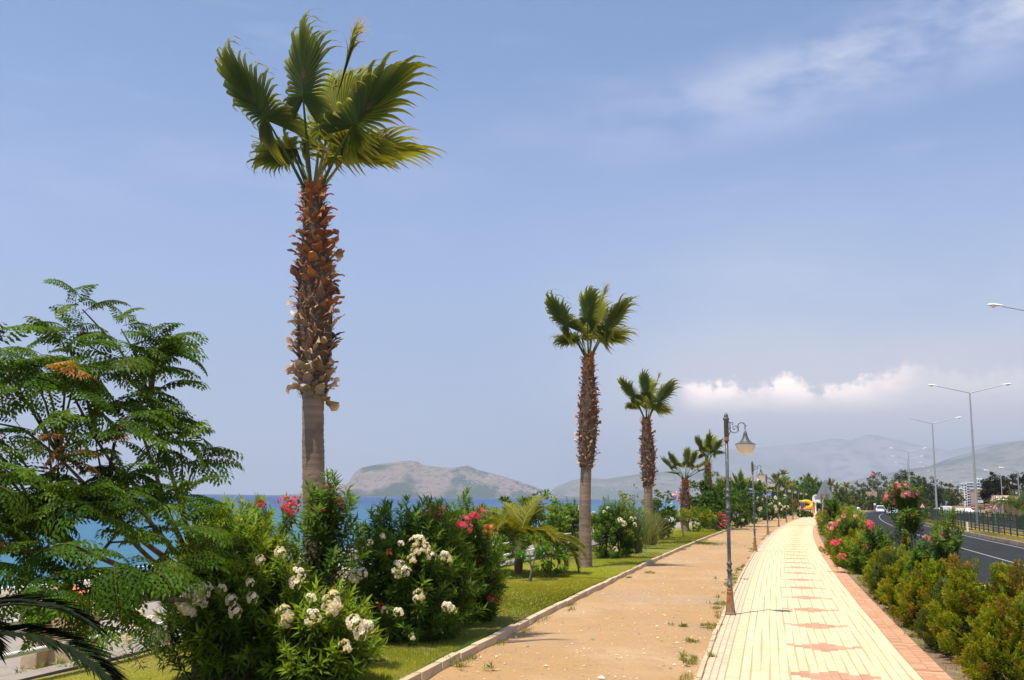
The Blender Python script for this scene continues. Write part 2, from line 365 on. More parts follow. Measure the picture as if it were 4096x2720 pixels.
def kerb_run(name, label, t, w, h, z0, y0, y1, step, mname='kerb', far=None):
    """a kerb of single stones; each stone a piece of its own"""
    root = link(name, None, None, kind='structure'); s0, s1 = np.interp([y0, y1], _ys, _ss)
    s = s0; variants = []
    for k in range(3):
        g = .006 + .004 * k; mb = MB()
        mb.box((0, 0, 0), (step - g, w, h), top=(step - g - .02, w - .02)); variants.append(mb.mesh('kerb_stone', M[mname], False))
    n = 0
    while s < s1 and n < 290:
        p = P_s(s + step / 2, t + rng.normal(0, .006)); yy = np.interp(s + step / 2, _ss, _ys)
        o = link('kerb_stone', variants[n % 3], root)
        o.location = (p[0], p[1], z0 + h / 2 + rng.normal(0, .006)); o.rotation_euler = (rng.normal(0, .02), rng.normal(0, .006), tang(yy) + rng.normal(0, .008))
        s += step; n += 1
    if s < s1:
        y = np.linspace(np.interp(s, _ss, _ys), y1, 120); a = P_y(y, t - w / 2); b = P_y(y, t + w / 2); z = z0 + h
        V = np.concatenate([np.c_[a, np.full(120, z0)], np.c_[a, np.full(120, z)], np.c_[b, np.full(120, z)], np.c_[b, np.full(120, z0)]])
        i = np.arange(119)[:, None]; f = np.concatenate([i + np.array([[120 * k, 120 * k + 1, 120 * (k + 1) + 1, 120 * (k + 1)]]) for k in range(3)])
        MB().add(V, f).obj('kerb_stones', M[mname], root, smooth=False, kind='stuff')
kerb_run('lawn_kerb', '', -3.58, .14, .16, -.08, 6, 240, .9)
kerb_run('path_kerb', '', .035, .085, .10, -.07, 6, 160, .75)
kerb_run('road_kerb', '', 15.0, .22, .28, -.16, 20, 600, .9, 'road_kerb')
kerb_run('verge_kerb', '', 20.5, .2, .28, -.16, 20, 600, 2.0)
kerb_run('hedge_kerb', '', 6.8, .18, .24, -.14, 8, 400, 1.5)

# paving bricks: long courses of cream bricks, a row of red diamonds, a red border
YEL = np.array((.71, .575, .33)); PINK = np.array((.58, .40, .25)); REDB = np.array((.50, .255, .145)); DIA = np.array((.50, .262, .165))
pv = []      # s, t, length, width, colour
for sgn in range(3):
    for k in range(int(95 / .2)): pv.append((-5 + k * .2 + (.1 if sgn % 2 else 0), .13 + sgn * .1, .2, .1, PINK * rng.uniform(.92, 1.1) + .05))
for k in range(int(95 / .2)): pv.append((-5 + k * .2, .48, .2, .195, (YEL * .5 + PINK * .5) * rng.uniform(.95, 1.12)))
NC, CW, LB, PER = 18, .1345, .27, 2.95
for cidx in range(NC):
    tcn = .58 + CW * (cidx + .5); dc = abs(cidx - 9); off = (cidx % 2) * LB / 2
    wob = .012 * math.sin(cidx * 2.1)
    for k in range(int(95 / LB)):
        s = -5 + k * LB + off
        ph = (s + LB / 2 + .6) % PER
        half = .50 * (1 - dc / 5.2)
        isd = dc <= 4 and abs(ph - PER / 2) < max(half, .13)
        colr = DIA * rng.uniform(.9, 1.12) if isd else YEL * rng.uniform(.93, 1.06)
        pv.append((s, tcn + wob * math.sin(s * .9 + cidx), LB, CW, colr))
for k in range(int(95 / .1)):
    s = -5 + k * .1
    for q in range(2):
        if 4.55 < s < 4.75 or 1.6 < s < 1.75: continue
        pv.append((s + (.0 if q else .0), 3.01 + .1 + q * .2, .1, .2, REDB * rng.uniform(.85, 1.15)))
pv.sort(key=lambda a: a[0])
def paver_verts(s, t, L, Wd, z):
    g = .0075; b = .005
    ss = np.array([s + g, s + L - g]); tt = np.array([t - Wd / 2 + g, t + Wd / 2 - g])
    V = []
    for zz, e in ((-.01, 0), (z - .003, 0), (z, b)):
        for si, ti, ds, dt in ((0, 0, e, e), (1, 0, -e, e), (1, 1, -e, -e), (0, 1, e, -e)):
            p = P_s(ss[si] + ds, tt[ti] + dt); V.append((p[0], p[1], zz))
    return np.array(V)
PF = np.array([[8, 9, 10, 11][::-1]] + [[a + l, (a + 1) % 4 + l, (a + 1) % 4 + 4 + l, a + 4 + l][::-1] for l in (0, 4) for a in range(4)])
big = MB(); npart = 0
for (s, t, L, Wd, colr) in pv:
    zz = .008 + rng.normal(0, .0016)
    v = paver_verts(s, t, L, Wd, zz)
    if npart < 296 and s > -1.1 and .55 < t < 3.0:
        mb = MB(); cpos = v.mean(0); mb.add(v - cpos, PF, colr)
        o = link('paving_brick', mb.mesh('paving_brick', M['paver'], False), path); o.location = cpos; npart += 1
    else: big.add(v, PF, colr)
big.obj('paving_bricks', M['paver'], path, smooth=False, kind='stuff')
strip('far_paving', 'paver', .1, 3.42, .004, 102, 300, 80, 3, kind='stuff', parent=path)
fa = [o for o in path.children if o.name.startswith('far_paving')][0].data.color_attributes['col']
fa.data.foreach_set('color', np.tile([.60, .46, .27, 1.0], len(fa.data)))

# sea and foam
def sea_extra(t, col, tc_, b):
    geo = nd(t, 'ShaderNodeNewGeometry'); s_ = nd(t, 'ShaderNodeSeparateXYZ'); t.links.new(geo.outputs['Position'], s_.inputs[0])
    d = mth(t, 'SUBTRACT', mth(t, 'MULTIPLY', s_.outputs[1], .30), s_.outputs[0])     # distance off the beach
    f1 = sstep(t, d, 25, 330)
    mx = nd(t, 'ShaderNodeMix', data_type='RGBA'); t.links.new(f1, mx.inputs[0])
    mx.inputs[6].default_value = (.020, .125, .18, 1); mx.inputs[7].default_value = (.012, .045, .145, 1)
    n = nd(t, 'ShaderNodeTexNoise'); n.inputs['Scale'].default_value = .01; n.inputs['Detail'].default_value = 4
    mp = nd(t, 'ShaderNodeMapping'); mp.inputs['Scale'].default_value = (1, .25, 1); t.links.new(tc_.outputs['Object'], mp.inputs[0]); t.links.new(mp.outputs[0], n.inputs['Vector'])
    m2 = nd(t, 'ShaderNodeMix', data_type='RGBA'); t.links.new(mth(t, 'MULTIPLY', sstep(t, n.outputs[0], .45, .7), .35), m2.inputs[0])
    t.links.new(mx.outputs[2], m2.inputs[6]); m2.inputs[7].default_value = (.005, .10, .27, 1)
    return m2.outputs[2]
M['sea'] = mat('sea', rough=.32, spec=.10, extra=sea_extra, bump=[(.35, 4, .6, .6, (1, .6, 1)), (2.5, 3, .4, .1)])
MB().add([(-9500, -300, -1.6), (9500, -300, -1.6), (9500, 10500, -1.6), (-9500, 10500, -1.6)], [[0, 1, 2, 3]]).obj('sea', M['sea'], kind='structure')
foam = MB()
yy = np.linspace(20, 500, 240); wob = 1.6 * np.sin(yy * .21) + .9 * np.sin(yy * .53)
w1 = 1.1 + .7 * np.sin(yy * .37)
a = P_y(yy, -32 + wob); b = P_y(yy, -32 + wob + w1)
foam.add(np.concatenate([np.c_[a, np.full(240, -1.57)], np.c_[b, np.full(240, -1.565)]]), [[i, i + 1, 240 + i + 1, 240 + i] for i in range(239)])
foam.obj('foam', M['white'], kind='stuff')

# far land
def sil(pts, d):
    q = np.array([pt(u, v, d) for u, v in pts]); return q[:, 0], q[:, 2]
def hill(name, pts, d, depth, mname, nx=160, ny=26, rough=.05, front=.35, base=-3.8):
    x, z = sil(pts, d); o = np.argsort(x); x, z = x[o], z[o]
    gx = np.linspace(x[0], x[-1], nx); gz = np.interp(gx, x, z)
    k = np.linspace(0, 1, ny); shape = np.where(k < front, np.sin(k / front * math.pi / 2) ** .8, np.cos((k - front) / (1 - front) * math.pi / 2) ** .6)
    r2 = np.random.default_rng(len(pts)); amp = np.zeros((nx, ny))
    for o_ in range(1, 6):
        f = 2 ** o_
        for _ in range(3):
            a_, b_, c_ = r2.uniform(-1, 1, 3)
            amp += np.sin(f * (a_ * np.linspace(0, 9, nx)[:, None] + b_ * k[None] * 4) + c_ * 9) / f
    V = np.zeros((nx, ny, 3)); V[..., 0] = gx[:, None] + (k[None] - front) * 0; V[..., 1] = d + (k[None] - front) * depth
    H_ = np.maximum(gz[:, None] - base, 0) * shape[None]
    V[..., 2] = base + H_ * (1 + rough * amp * (1 - np.exp(-((k[None] - front) / .12) ** 2)))
    i = np.arange(nx - 1)[:, None] * ny; j = np.arange(ny - 1)[None]
    f = np.stack([i + j, i + ny + j, i + ny + j + 1, i + j + 1], -1).reshape(-1, 4)
    MB().add(V.reshape(-1, 3), f).obj(name, M[mname], smooth=True, kind='structure')
    return V
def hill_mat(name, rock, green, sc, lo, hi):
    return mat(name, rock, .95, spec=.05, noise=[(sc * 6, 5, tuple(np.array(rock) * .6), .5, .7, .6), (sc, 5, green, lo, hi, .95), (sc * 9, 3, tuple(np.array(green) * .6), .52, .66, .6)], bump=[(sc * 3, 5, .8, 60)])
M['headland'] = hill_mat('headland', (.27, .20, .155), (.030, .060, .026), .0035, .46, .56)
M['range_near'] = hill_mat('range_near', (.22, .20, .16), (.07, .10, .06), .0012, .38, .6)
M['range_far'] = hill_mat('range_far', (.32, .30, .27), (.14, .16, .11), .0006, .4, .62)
HEAD = [(1150, 1979), (1215, 1974), (1290, 1968), (1342, 1953), (1368, 1943), (1413, 1927), (1431, 1887), (1454, 1869), (1505, 1859), (1540, 1853), (1576, 1849), (1632, 1842), (1662, 1846), (1693, 1859), (1734, 1866), (1795, 1871), (1861, 1870), (1911, 1884), (1978, 1898), (2023, 1910), (2079, 1927), (2115, 1940), (2166, 1958), (2196, 1974), (2260, 1984), (2330, 1988)]
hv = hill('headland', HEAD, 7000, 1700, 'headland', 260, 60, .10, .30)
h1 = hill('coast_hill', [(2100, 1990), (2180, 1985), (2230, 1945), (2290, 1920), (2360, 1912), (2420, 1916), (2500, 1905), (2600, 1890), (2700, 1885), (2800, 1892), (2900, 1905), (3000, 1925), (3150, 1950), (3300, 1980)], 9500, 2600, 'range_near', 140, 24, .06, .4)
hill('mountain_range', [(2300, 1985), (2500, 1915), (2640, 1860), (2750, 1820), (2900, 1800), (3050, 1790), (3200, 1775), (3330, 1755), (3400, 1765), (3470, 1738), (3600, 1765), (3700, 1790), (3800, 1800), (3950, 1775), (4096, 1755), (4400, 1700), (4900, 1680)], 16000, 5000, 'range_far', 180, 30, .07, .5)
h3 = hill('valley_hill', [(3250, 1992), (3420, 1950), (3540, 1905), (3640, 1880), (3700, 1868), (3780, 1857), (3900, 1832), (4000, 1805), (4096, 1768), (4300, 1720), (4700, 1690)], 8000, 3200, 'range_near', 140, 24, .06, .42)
# tiny houses of the old town and of the far shore
hm = []
for k in range(3):
    mb = MB(); mb.box((0, 0, 4), (17 + 6 * k, 14, 8), (1, 1, 1), 0); mb.box((0, 0, 9), (19 + 6 * k, 16, 2), mi=1, top=(8, 4)); hm.append(mb.mesh('hill_house', [M['pale_wall'] if k else M['white_wall'], M['apricot']], False))
def houses(V, n, xr, kr, label, group, sc=1.0, near=None):
    nx, ny = V.shape[:2]; r3 = np.random.default_rng(n)
    for _ in range(n):
        i = int(r3.triangular(*xr) * (nx - 1)); j = int(r3.uniform(*kr) * (ny - 1))
        p = V[i, j] + (V[min(i + 1, nx - 1), j] - V[i, j]) * r3.uniform(0, 1)
        if p[2] < -1: continue
        o = link('hill_house', hm[r3.integers(3)], None, label, 'house', group)
        o.location = (p[0], p[1] - 3, p[2] - 3); o.rotation_euler = (0, 0, r3.uniform(-.6, .6)); s_ = r3.uniform(.7, 1.25) * sc; o.scale = (s_, s_, s_)
houses(hv, 150, (.50, .82, .95), (.06, .24), 'tiny pale house among many on the slope of the hazy headland', 'houses on the headland slope', .62)
houses(h1, 90, (.02, .35, .95), (.04, .2), 'tiny pale house among many at the foot of the hazy far coast hill', 'houses along the far shore', .8)
houses(h3, 60, (.05, .35, .8), (.08, .35), 'tiny pale house among many on the hazy inland slope', 'houses on the inland slope', .6)

# air: one closed box of thin haze round everything
hz = bpy.data.materials.new('haze'); hz.use_nodes = True; t = hz.node_tree; t.nodes.clear()
ho = nd(t, 'ShaderNodeOutputMaterial'); hvn = nd(t, 'ShaderNodeVolumePrincipled'); t.links.new(hvn.outputs[0], ho.inputs[1])
hvn.inputs['Color'].default_value = (.74, .84, 1.0, 1); hvn.inputs['Density'].default_value = 1.12e-4; hvn.inputs['Anisotropy'].default_value = .1
MB().box((0, 10000, (HZ + 1550) / 2), (44000, 46000, 1550 - HZ)).obj('haze', hz, smooth=False, kind='stuff')

# ------------------------------------------------------------------ palms
def fan_mesh(Rb, wind, nseg=46, ns=10, seed=0, fold=.4, open_=2.75, cup=.25, dry=0.0, lite=0.0):
    """fan leaf in local frame: axis +Y, face +Z; free tips bend along 'wind' (local vector)"""
    r = np.random.default_rng(seed); th = np.sign(np.linspace(-1, 1, nseg)) * np.abs(np.linspace(-1, 1, nseg)) ** 1.4 * open_; mb = MB()
    s = np.linspace(0, 1, ns); wind = np.asarray(wind, float) * (.12 if open_ < .3 else 1)
    dth0 = np.abs(np.gradient(th))
    G = np.array([.040, .066, .008]); 
    for k, a in enumerate(th):
        ca = math.cos(a / 2); dth = dth0[k] + .035
        L = Rb * (.33 + .64 * ca ** 12 + .30 * max(0, abs(a) - 1.3)) * r.uniform(.84, 1.14); o0 = .30 * Rb * max(0, 1 - abs(a) / 1.5)
        d = np.array([math.sin(a), math.cos(a), fold * .9 * abs(math.sin(a))]); d /= np.linalg.norm(d)
        sd = np.array([math.cos(a), -math.sin(a), 0])
        st = .58 - .30 * abs(math.sin(a / 2)) ** 2 + r.normal(0, .05); h = np.clip((s - st) / (1.04 - st), 0, 1); h = h * h * (3 - 2 * h)
        wv = wind * r.uniform(.8, 1.5) + r.normal(0, .16, 3)
        dirs = nrm(d[None] * (1 - .9 * h)[:, None] + wv[None] * (h * 1.3)[:, None] + np.array([[0, 0, cup * 1.5]]) * s[:, None])
        c = np.concatenate([[[0, 0, 0]], np.cumsum((dirs[:-1] + dirs[1:]) / 2 * L / (ns - 1), 0)]) + np.array([0, o0, .02 * o0])
        w = np.where(s < .5, s * L * dth * .56 + .13 * Rb * dth * (1 - s * 2), np.interp(s, [.5, .70, .90, 1], [.5 * L * dth * .56, .022 * Rb, .009 * Rb, .001]))
        rd = np.array([0, 0, 1.]) * ((-1) ** 1)
        lft = c - sd[None] * w[:, None]; rgt = c + sd[None] * w[:, None]; mid = c + rd[None] * (w * .45)[:, None]
        v = np.stack([lft, mid, rgt], 1).reshape(-1, 3)
        i = np.arange(ns - 1)[:, None] * 3; f = np.concatenate([i + np.array([[q, q + 1, q + 4, q + 3]]) for q in (0, 1)])
        col = G[None] * r.uniform(.8, 1.25) * np.ones((ns, 1)) + lite * np.array([.15, .15, .008])  # lite paints in the yellow-green of sun glowing through a frond
        tipc = np.clip((s - .42) / .45, 0, 1)[:, None] * r.uniform(.55, 1.1)
        col = col * (1 - tipc) + np.array([.34, .36, .04]) * tipc
        if r.random() < .35 + dry: col[-2:] = (.38, .28, .13)
        hast = (s < .09)[:, None] * (abs(a) < .45); col = np.where(hast, np.array([.15, .085, .045]) * .8 + col * .2, col)
        mb.add(v, f, np.repeat(col, 3, 0))
    return mb
def frond(root, hub, hast, d, face, Rb, wind, seed, lite=0.0, nseg=46, ns=10, open_=2.75, cup=.25, dry=0.0, pcol=(.10, .15, .03), pw=.034):
    """one fan leaf: petiole from hub to hast (root-local points), blade axis d, upper side towards 'face'"""
    Mx = frameM(hast, d, face); Rm = np.array(Mx.to_3x3())
    wl = Rm.T @ np.asarray(wind, float)
    o = fan_mesh(Rb, wl, nseg, ns, seed, open_=open_, cup=cup, dry=dry, lite=lite).obj('frond', M['frond'], root, M=Mx)
    hub = np.asarray(hub, float); hast = np.asarray(hast, float)
    mid = (hub + hast) / 2 + np.array([0, 0, .03]) * np.linalg.norm(hast - hub)
    p = np.array([hub * (1 - q) ** 2 + 2 * q * (1 - q) * mid + hast * q * q for q in np.linspace(0, 1, 7)])
    lp = np.array(Mx.inverted_safe()); pl = p @ lp[:3, :3].T + lp[:3, 3]
    MB().tube(pl, np.linspace(pw, pw * .45, 7), 6, pcol).obj('petiole', M['frond'], o)
    return o
boots = {}
def boot_mesh(kind, k):
    """a cut leaf stub: broad base, curling tip"""
    if (kind, k) in boots: return boots[kind, k]
    r = np.random.default_rng(k * 13 + len(kind)); mb = MB(); n = 6; s = np.linspace(0, 1, n)
    L = r.uniform(.8, 1.6); w = np.interp(s, [0, .25, .7, 1], [.50, .33, .20, r.uniform(.03, .16)]) * r.uniform(.75, 1.2)
    z = .62 * np.sin(s * 1.2) * L - r.uniform(.0, .55) * s ** 3; y = .14 + .78 * s * L
    base = {'rust': (.34, .13, .05), 'brown': (.24, .12, .065), 'tan': (.42, .28, .17), 'grey': (.40, .32, .24)}[kind]
    c = np.array(base)[None] * np.linspace(.65, 1.25, n)[:, None]; c[-1] = np.array(base) * 1.7 + .05
    tw = r.uniform(-.3, .3)
    pts = np.stack([np.stack([-w, y - .1 * (1 - s), z + tw * s], -1), np.stack([0 * w, y + .10, z + .04], -1), np.stack([w, y - .1 * (1 - s), z - tw * s], -1),
                    np.stack([0 * w, y + .02, z - .07 * (1 - s) - .02], -1)], 1)
    pts[1:, 0] += r.normal(0, .05, (n - 1, 3)); pts[1:, 2] += r.normal(0, .05, (n - 1, 3)); c = c * r.uniform(.75, 1.2, (n, 1))
    i = np.arange(n - 1)[:, None] * 4; f = np.concatenate([i + np.array([[q, (q + 1) % 4, (q + 1) % 4 + 4, q + 4]]) for q in range(4)])
    mb.add(pts.reshape(-1, 3), f, np.repeat(c, 4, 0)); mb.add(pts[-1], [[0, 1, 2, 3]], c[-1])
    boots[kind, k] = mb.mesh('leaf_base', M['boot'], False); return boots[kind, k]
def palm_trunk(root, ax, r_fn, ztop, zsh, nboot, seed, shag_r, bsz):
    """ax(z): x,y offset of the axis; bare ringed trunk to zsh, leaf bases from zsh to ztop"""
    r = np.random.default_rng(seed); nz = int(ztop / .035); z = np.linspace(-.15, ztop, nz); k = 20
    rad = np.array([r_fn(q) for q in z]) * (1 + .012 * r.normal(size=nz) + .014 * np.sign(np.sin(z * 2 * math.pi / .085)))
    th = np.arange(k) * 2 * math.pi / k; cen = np.array([ax(q) for q in z])
    rr = rad[:, None] * (1 + .02 * np.sin(3 * th[None] + z[:, None] * .7) + .012 * r.normal(size=(nz, k)))
    V = np.stack([cen[:, 0:1] + rr * np.cos(th), cen[:, 1:2] + rr * np.sin(th), np.repeat(z[:, None], k, 1)], -1)
    i = np.arange(nz - 1)[:, None] * k; j = np.arange(k)[None]; j2 = (j + 1) % k
    f = np.stack([i + j, i + j2, i + k + j2, i + k + j], -1).reshape(-1, 4)
    base = np.array([.235, .165, .115]); col = base[None] * (1 + .16 * np.sin(z * 5 + 1)[:, None] * r.uniform(.5, 1, (nz, 1)) + .10 * r.normal(size=(nz, 1)))
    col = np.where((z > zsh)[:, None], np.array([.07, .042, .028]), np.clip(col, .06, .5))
    MB().add(V.reshape(-1, 3), f, np.repeat(col, k, 0)).obj('trunk', M['palm_bark'], root)
    nf = 1500; zf = r.uniform(zsh, ztop, nf); af = r.uniform(0, 6.283, nf); cf = np.array([ax(q) for q in zf]); rf_ = np.array([r_fn(q) for q in zf]); rad_ = np.c_[np.cos(af), np.sin(af), 0 * af]
    fb = MB(); leaves(fb, np.c_[cf, zf] + rad_ * rf_[:, None] * .97, nrm(rad_ * r.uniform(.1, .8, (nf, 1)) + np.c_[r.normal(0, .5, (nf, 2)), r.normal(.1, .7, nf)]), rad_, bsz * r.uniform(.4, 1.1, nf), .012, np.array([.22, .12, .06]) * r.uniform(.35, 1.7, (nf, 1)), .3)
    fb.obj('fibre', M['boot'], root, kind='stuff')
    for q in range(nboot):
        f_ = (q + .5) / nboot; zz = zsh + (ztop - zsh) * f_ + r.normal(0, .03); a = q * 2.39996 + r.normal(0, .25)
        rs = shag_r(f_); c_ = ax(zz)
        kind = 'rust' if f_ > .78 else ('brown' if r.random() < .5 else 'rust') if f_ > .40 else ('tan' if r.random() < .55 else 'brown') if f_ > .12 else ('grey' if r.random() < .6 else 'tan')
        o = link('leaf_base', boot_mesh(kind, int(r.integers(6))), root)
        up = r.normal(.25 if f_ < .8 else .8, .3); sz = bsz * r.uniform(.7, 1.3) * (1.15 if f_ < .1 else 1)
        o.matrix_local = Matrix.Translation((c_[0] + rs * math.cos(a), c_[1] + rs * math.sin(a), zz)) @ Matrix.Rotation(a - math.pi / 2 + r.normal(0, .25), 4, 'Z') @ Matrix.Rotation(up * .55, 4, 'X') @ Matrix.Rotation(r.normal(0, .3), 4, 'Y') @ Matrix.Diagonal((sz, sz, sz, 1))
WIND = np.array([.80, .08, -.62])
# leaves of the palms as seen from the promenade: offsets from the crown's hub in metres (x across, y away, z up)
CROWN = [  # hastula offset, blade axis, upper side faces, radius, lite, opening, cup
    ((-.74, -.35, 1.16), (-.62, -.15, .80), (.35, .90, .35), 1.34, 0, 2.6, .02),
    ((-.13, -.50, 1.48), (-.02, -.10, 1.0), (.1, .95, .25), 1.27, 0, 2.6, .02),
    ((.66, -.35, 1.06), (.66, -.05, .76), (-.35, .90, .4), 1.46, 0, 2.6, .02),
    ((.55, .25, .84), (.72, .3, .12), (-.3, .45, .85), 1.25, .5, 2.7, .04),
    ((-.28, .35, 1.05), (-.55, .35, .62), (.55, -.2, .8), 1.3, 1, 2.7, .04),
    ((.22, .30, 1.22), (.30, .30, .95), (-.2, -.9, .5), 1.35, 1, 1.6, .04),
    ((.10, .55, .80), (.15, .95, .35), (0, -.35, .93), 1.1, 1, 2.7, .04),
    ((-.42, .1, .82), (-.75, .55, .15), (.2, .0, .97), .95, .3, 2.7, .10),
    ((.24, -.05, 1.22), (.19, .02, .98), (1, 0, 0), 1.42, .6, .10, 0.0),
    ((.42, .1, .86), (.75, .0, -.12), (-.2, .75, .6), .95, .1, 1.7, .02), ((-.34, .2, .80), (-.6, .1, -.10), (.3, .8, .5), .85, .0, 1.5, .02), ((.02, .3, 1.15), (.05, .2, .95), (0, .9, .3), 1.25, 1, 2.4, .02),
]
def fan_palm(label, uv, ytop, base_y=None, zsh_v=None, top_v=None, ntrunk=.19, scale=1.0, nboot=170, seed=1, shag=.27, bsz=.17, crown=CROWN, nseg=46, ns=10, top_u=None, cat='palm tree', group='fan palms along the lawn', jit=.0, lean=0.0, zsh=None, ztop=None, pos=None, thin=1.0):
    if pos is None: p = at(*uv); x, y = p[0], p[1]
    else: x, y = pos
    root = thing('fan_palm', label, cat, (x, y, 0), 0, group)
    if ztop is None: tp = pt(top_u, top_v, y); ztop = tp[2]; lean = tp[0] - x
    if zsh is None: zsh = pt(uv[0], zsh_v, y)[2]
    ax = lambda z: (lean * (max(z, 0) / ztop) ** 1.4 + .03 * math.sin(z * 1.1 + seed), .0)
    rf = lambda z: ntrunk * (1.18 - .16 * min(max(z, 0) / 1.2, 1) + .05 * math.sin(z * 1.3)) * (1 if z < zsh else 1 + .75 * (shag - ntrunk) / ntrunk * math.sin(min((z - zsh) / (ztop - zsh) * 1.12 + .10, 1) * math.pi) - .25 * max(0, (z - zsh) / (ztop - zsh) - .85) / .15)
    palm_trunk(root, ax, rf, ztop, zsh, nboot, seed, lambda f: rf(zsh + f * (ztop - zsh)) * .80, bsz)
    r = np.random.default_rng(seed + 50); hub0 = np.array([*ax(ztop), ztop - .05])
    for q, (h, d, fc, Rb, lite, op, cup) in enumerate(crown):
        h = np.array(h) * scale + r.normal(0, jit, 3); d = np.array(d) + r.normal(0, jit * 1.2, 3)
        hub = hub0 + np.array([h[0] * .12, h[1] * .12, 0])
        frond(root, hub, hub0 + h, d, np.array(fc) + r.normal(0, jit, 3), Rb * scale * r.uniform(.97, 1.03), WIND * r.uniform(.8, 1.2), seed * 100 + q, lite, nseg, ns, op, cup, pcol=(.30, .30, .10) if lite > .4 else (.085, .12, .03), pw=.034 * scale * thin)
    return root
p1 = fan_palm('tall fan palm beside the flowering oleanders, nearest and biggest of the lawn palms', (1250, 2616), None, zsh_v=1585, top_v=765, top_u=1250, ntrunk=.175, nboot=290, seed=1, shag=.30, bsz=.175)
# odd pieces on the first trunk
for (u, v, sz, kd, a, tilt) in [(1358, 1585, .36, 'tan', .3, -1.1), (1362, 1000, .26, 'tan', 1.4, -1.0), (1345, 1060, .22, 'tan', 1.2, -1.3), (1205, 1560, .30, 'grey', -2.4, -.5), (1270, 1450, .32, 'grey', -1.5, -.7), (1225, 1480, .3, 'grey', -2.0, -.2)]:
    q = pt(u, v, 15.85) - np.array(p1.location)
    o = link('leaf_base', boot_mesh(kd, 2), p1); ang = a - math.pi / 2
    o.matrix_local = Matrix.Translation(((q[0] - .30 * math.cos(a) if a > 0 else q[0] - .1 * math.cos(a)), -.26 if a < 0 else -.05, q[2])) @ Matrix.Rotation(ang, 4, 'Z') @ Matrix.Rotation(tilt, 4, 'X') @ Matrix.Diagonal((sz, sz, sz, 1))
fan_palm('fan palm with bare grey lower trunk standing beside the broom plant, second from the camera', (2340, 2270), None, zsh_v=1870, top_v=1430, top_u=2356, ntrunk=.20, nboot=270, seed=2, shag=.36, bsz=.165, jit=.06)
fan_palm('fan palm behind the clipped dark topiary bush, third from the camera', (2596, 2175), None, zsh_v=1945, top_v=1678, top_u=2587, ntrunk=.24, nboot=240, seed=3, shag=.44, bsz=.18, jit=.09, nseg=36)
SPREAD = [((-1.0, .0, .75), (-.85, -.1, .5), (.45, .5, .7), 1.2, .2, 2.5, .1), ((-.55, -.3, 1.15), (-.45, -.2, .87), (.3, .85, .4), 1.2, .1, 2.5, .1), ((0, -.5, 1.35), (0, -.1, 1), (0, .95, .3), 1.25, 0, 2.6, .1),
          ((.55, -.3, 1.2), (.4, -.1, .9), (-.3, .9, .3), 1.2, 0, 2.6, .1), ((.95, .1, .85), (.75, .1, .55), (-.5, .4, .7), 1.2, .7, 2.5, .1), ((.5, .5, 1.2), (.4, .4, .9), (-.3, -.6, .7), 1.15, 1, 2.4, .1), ((-.4, .6, 1.05), (-.4, .6, .7), (.3, -.4, .8), 1.1, 1, 2.5, .1), ((1.2, .3, .6), (.95, .1, .2), (-.1, .3, .9), 1.0, .3, 2.3, .1), ((-.75, -.1, .35), (-.85, -.2, -.1), (.1, .3, .9), .9, 0, 2.5, .1)]
p = at(2745, 2128); fan_palm('short fan palm with wide open crown behind the yellow-green bush', None, None, pos=(pt(2742, 2000, 80)[0], 80), ztop=pt(2740, 1912, 80)[2], zsh=.6, lean=-.05, ntrunk=.25, nboot=130, seed=4, shag=.40, bsz=.22, crown=SPREAD, jit=.08, nseg=32, ns=7)
fan_palm('fan palm rising out of the dense green trees behind the nearest iron lamp', None, None, pos=(pt(2834, 2000, 92)[0], 92), ztop=pt(2834, 1843, 92)[2], zsh=1.5, ntrunk=.25, nboot=140, seed=5, shag=.42, bsz=.22, jit=.1, nseg=32, ns=7)
# far palms: light crowns of shared fan leaves
lowfan = [fan_mesh(1.15, (.2, .0, -.35), 20, 5, 60 + k, lite=.2 * k).mesh('frond', M['frond']) for k in range(3)]
def far_palm(label, u, v_crown, y, spread=1.0, n=13, seed=0, dark=0.0):
    q = pt(u, v_crown, y); root = thing('fan_palm', label, 'palm tree', (q[0], y, 0), 0, 'distant fan palms by the playground')
    ztop = max(q[2] - .6 * spread, .8); r = np.random.default_rng(seed + int(u))
    nz = 12; z = np.linspace(0, ztop, nz)
    MB().tube(np.c_[0 * z + .06 * np.sin(z), 0 * z, z], .22 * np.interp(z / ztop, [0, .3, .8, 1], [1.1, 1, 1.5, 1.0]), 9, np.interp(z / ztop, [0, .5, 1], [1, .8, .6])[:, None] * np.array([[.22, .13, .085]])).obj('trunk', M['palm_bark'], root)
    for k in range(n):
        a = k * 2.4 + r.normal(0, .2); e = r.uniform(-.1, 1.3); d = np.array([math.cos(a) * math.cos(e), math.sin(a) * math.cos(e), math.sin(e)])
        s_ = spread * r.uniform(.8, 1.15)
        o = link('frond', lowfan[int(r.integers(3))], root, M=frameM(np.array([0, 0, ztop]) + d * .75 * s_, d, np.array([-d[0] * .6, -d[1] * .6, 1]), s_))
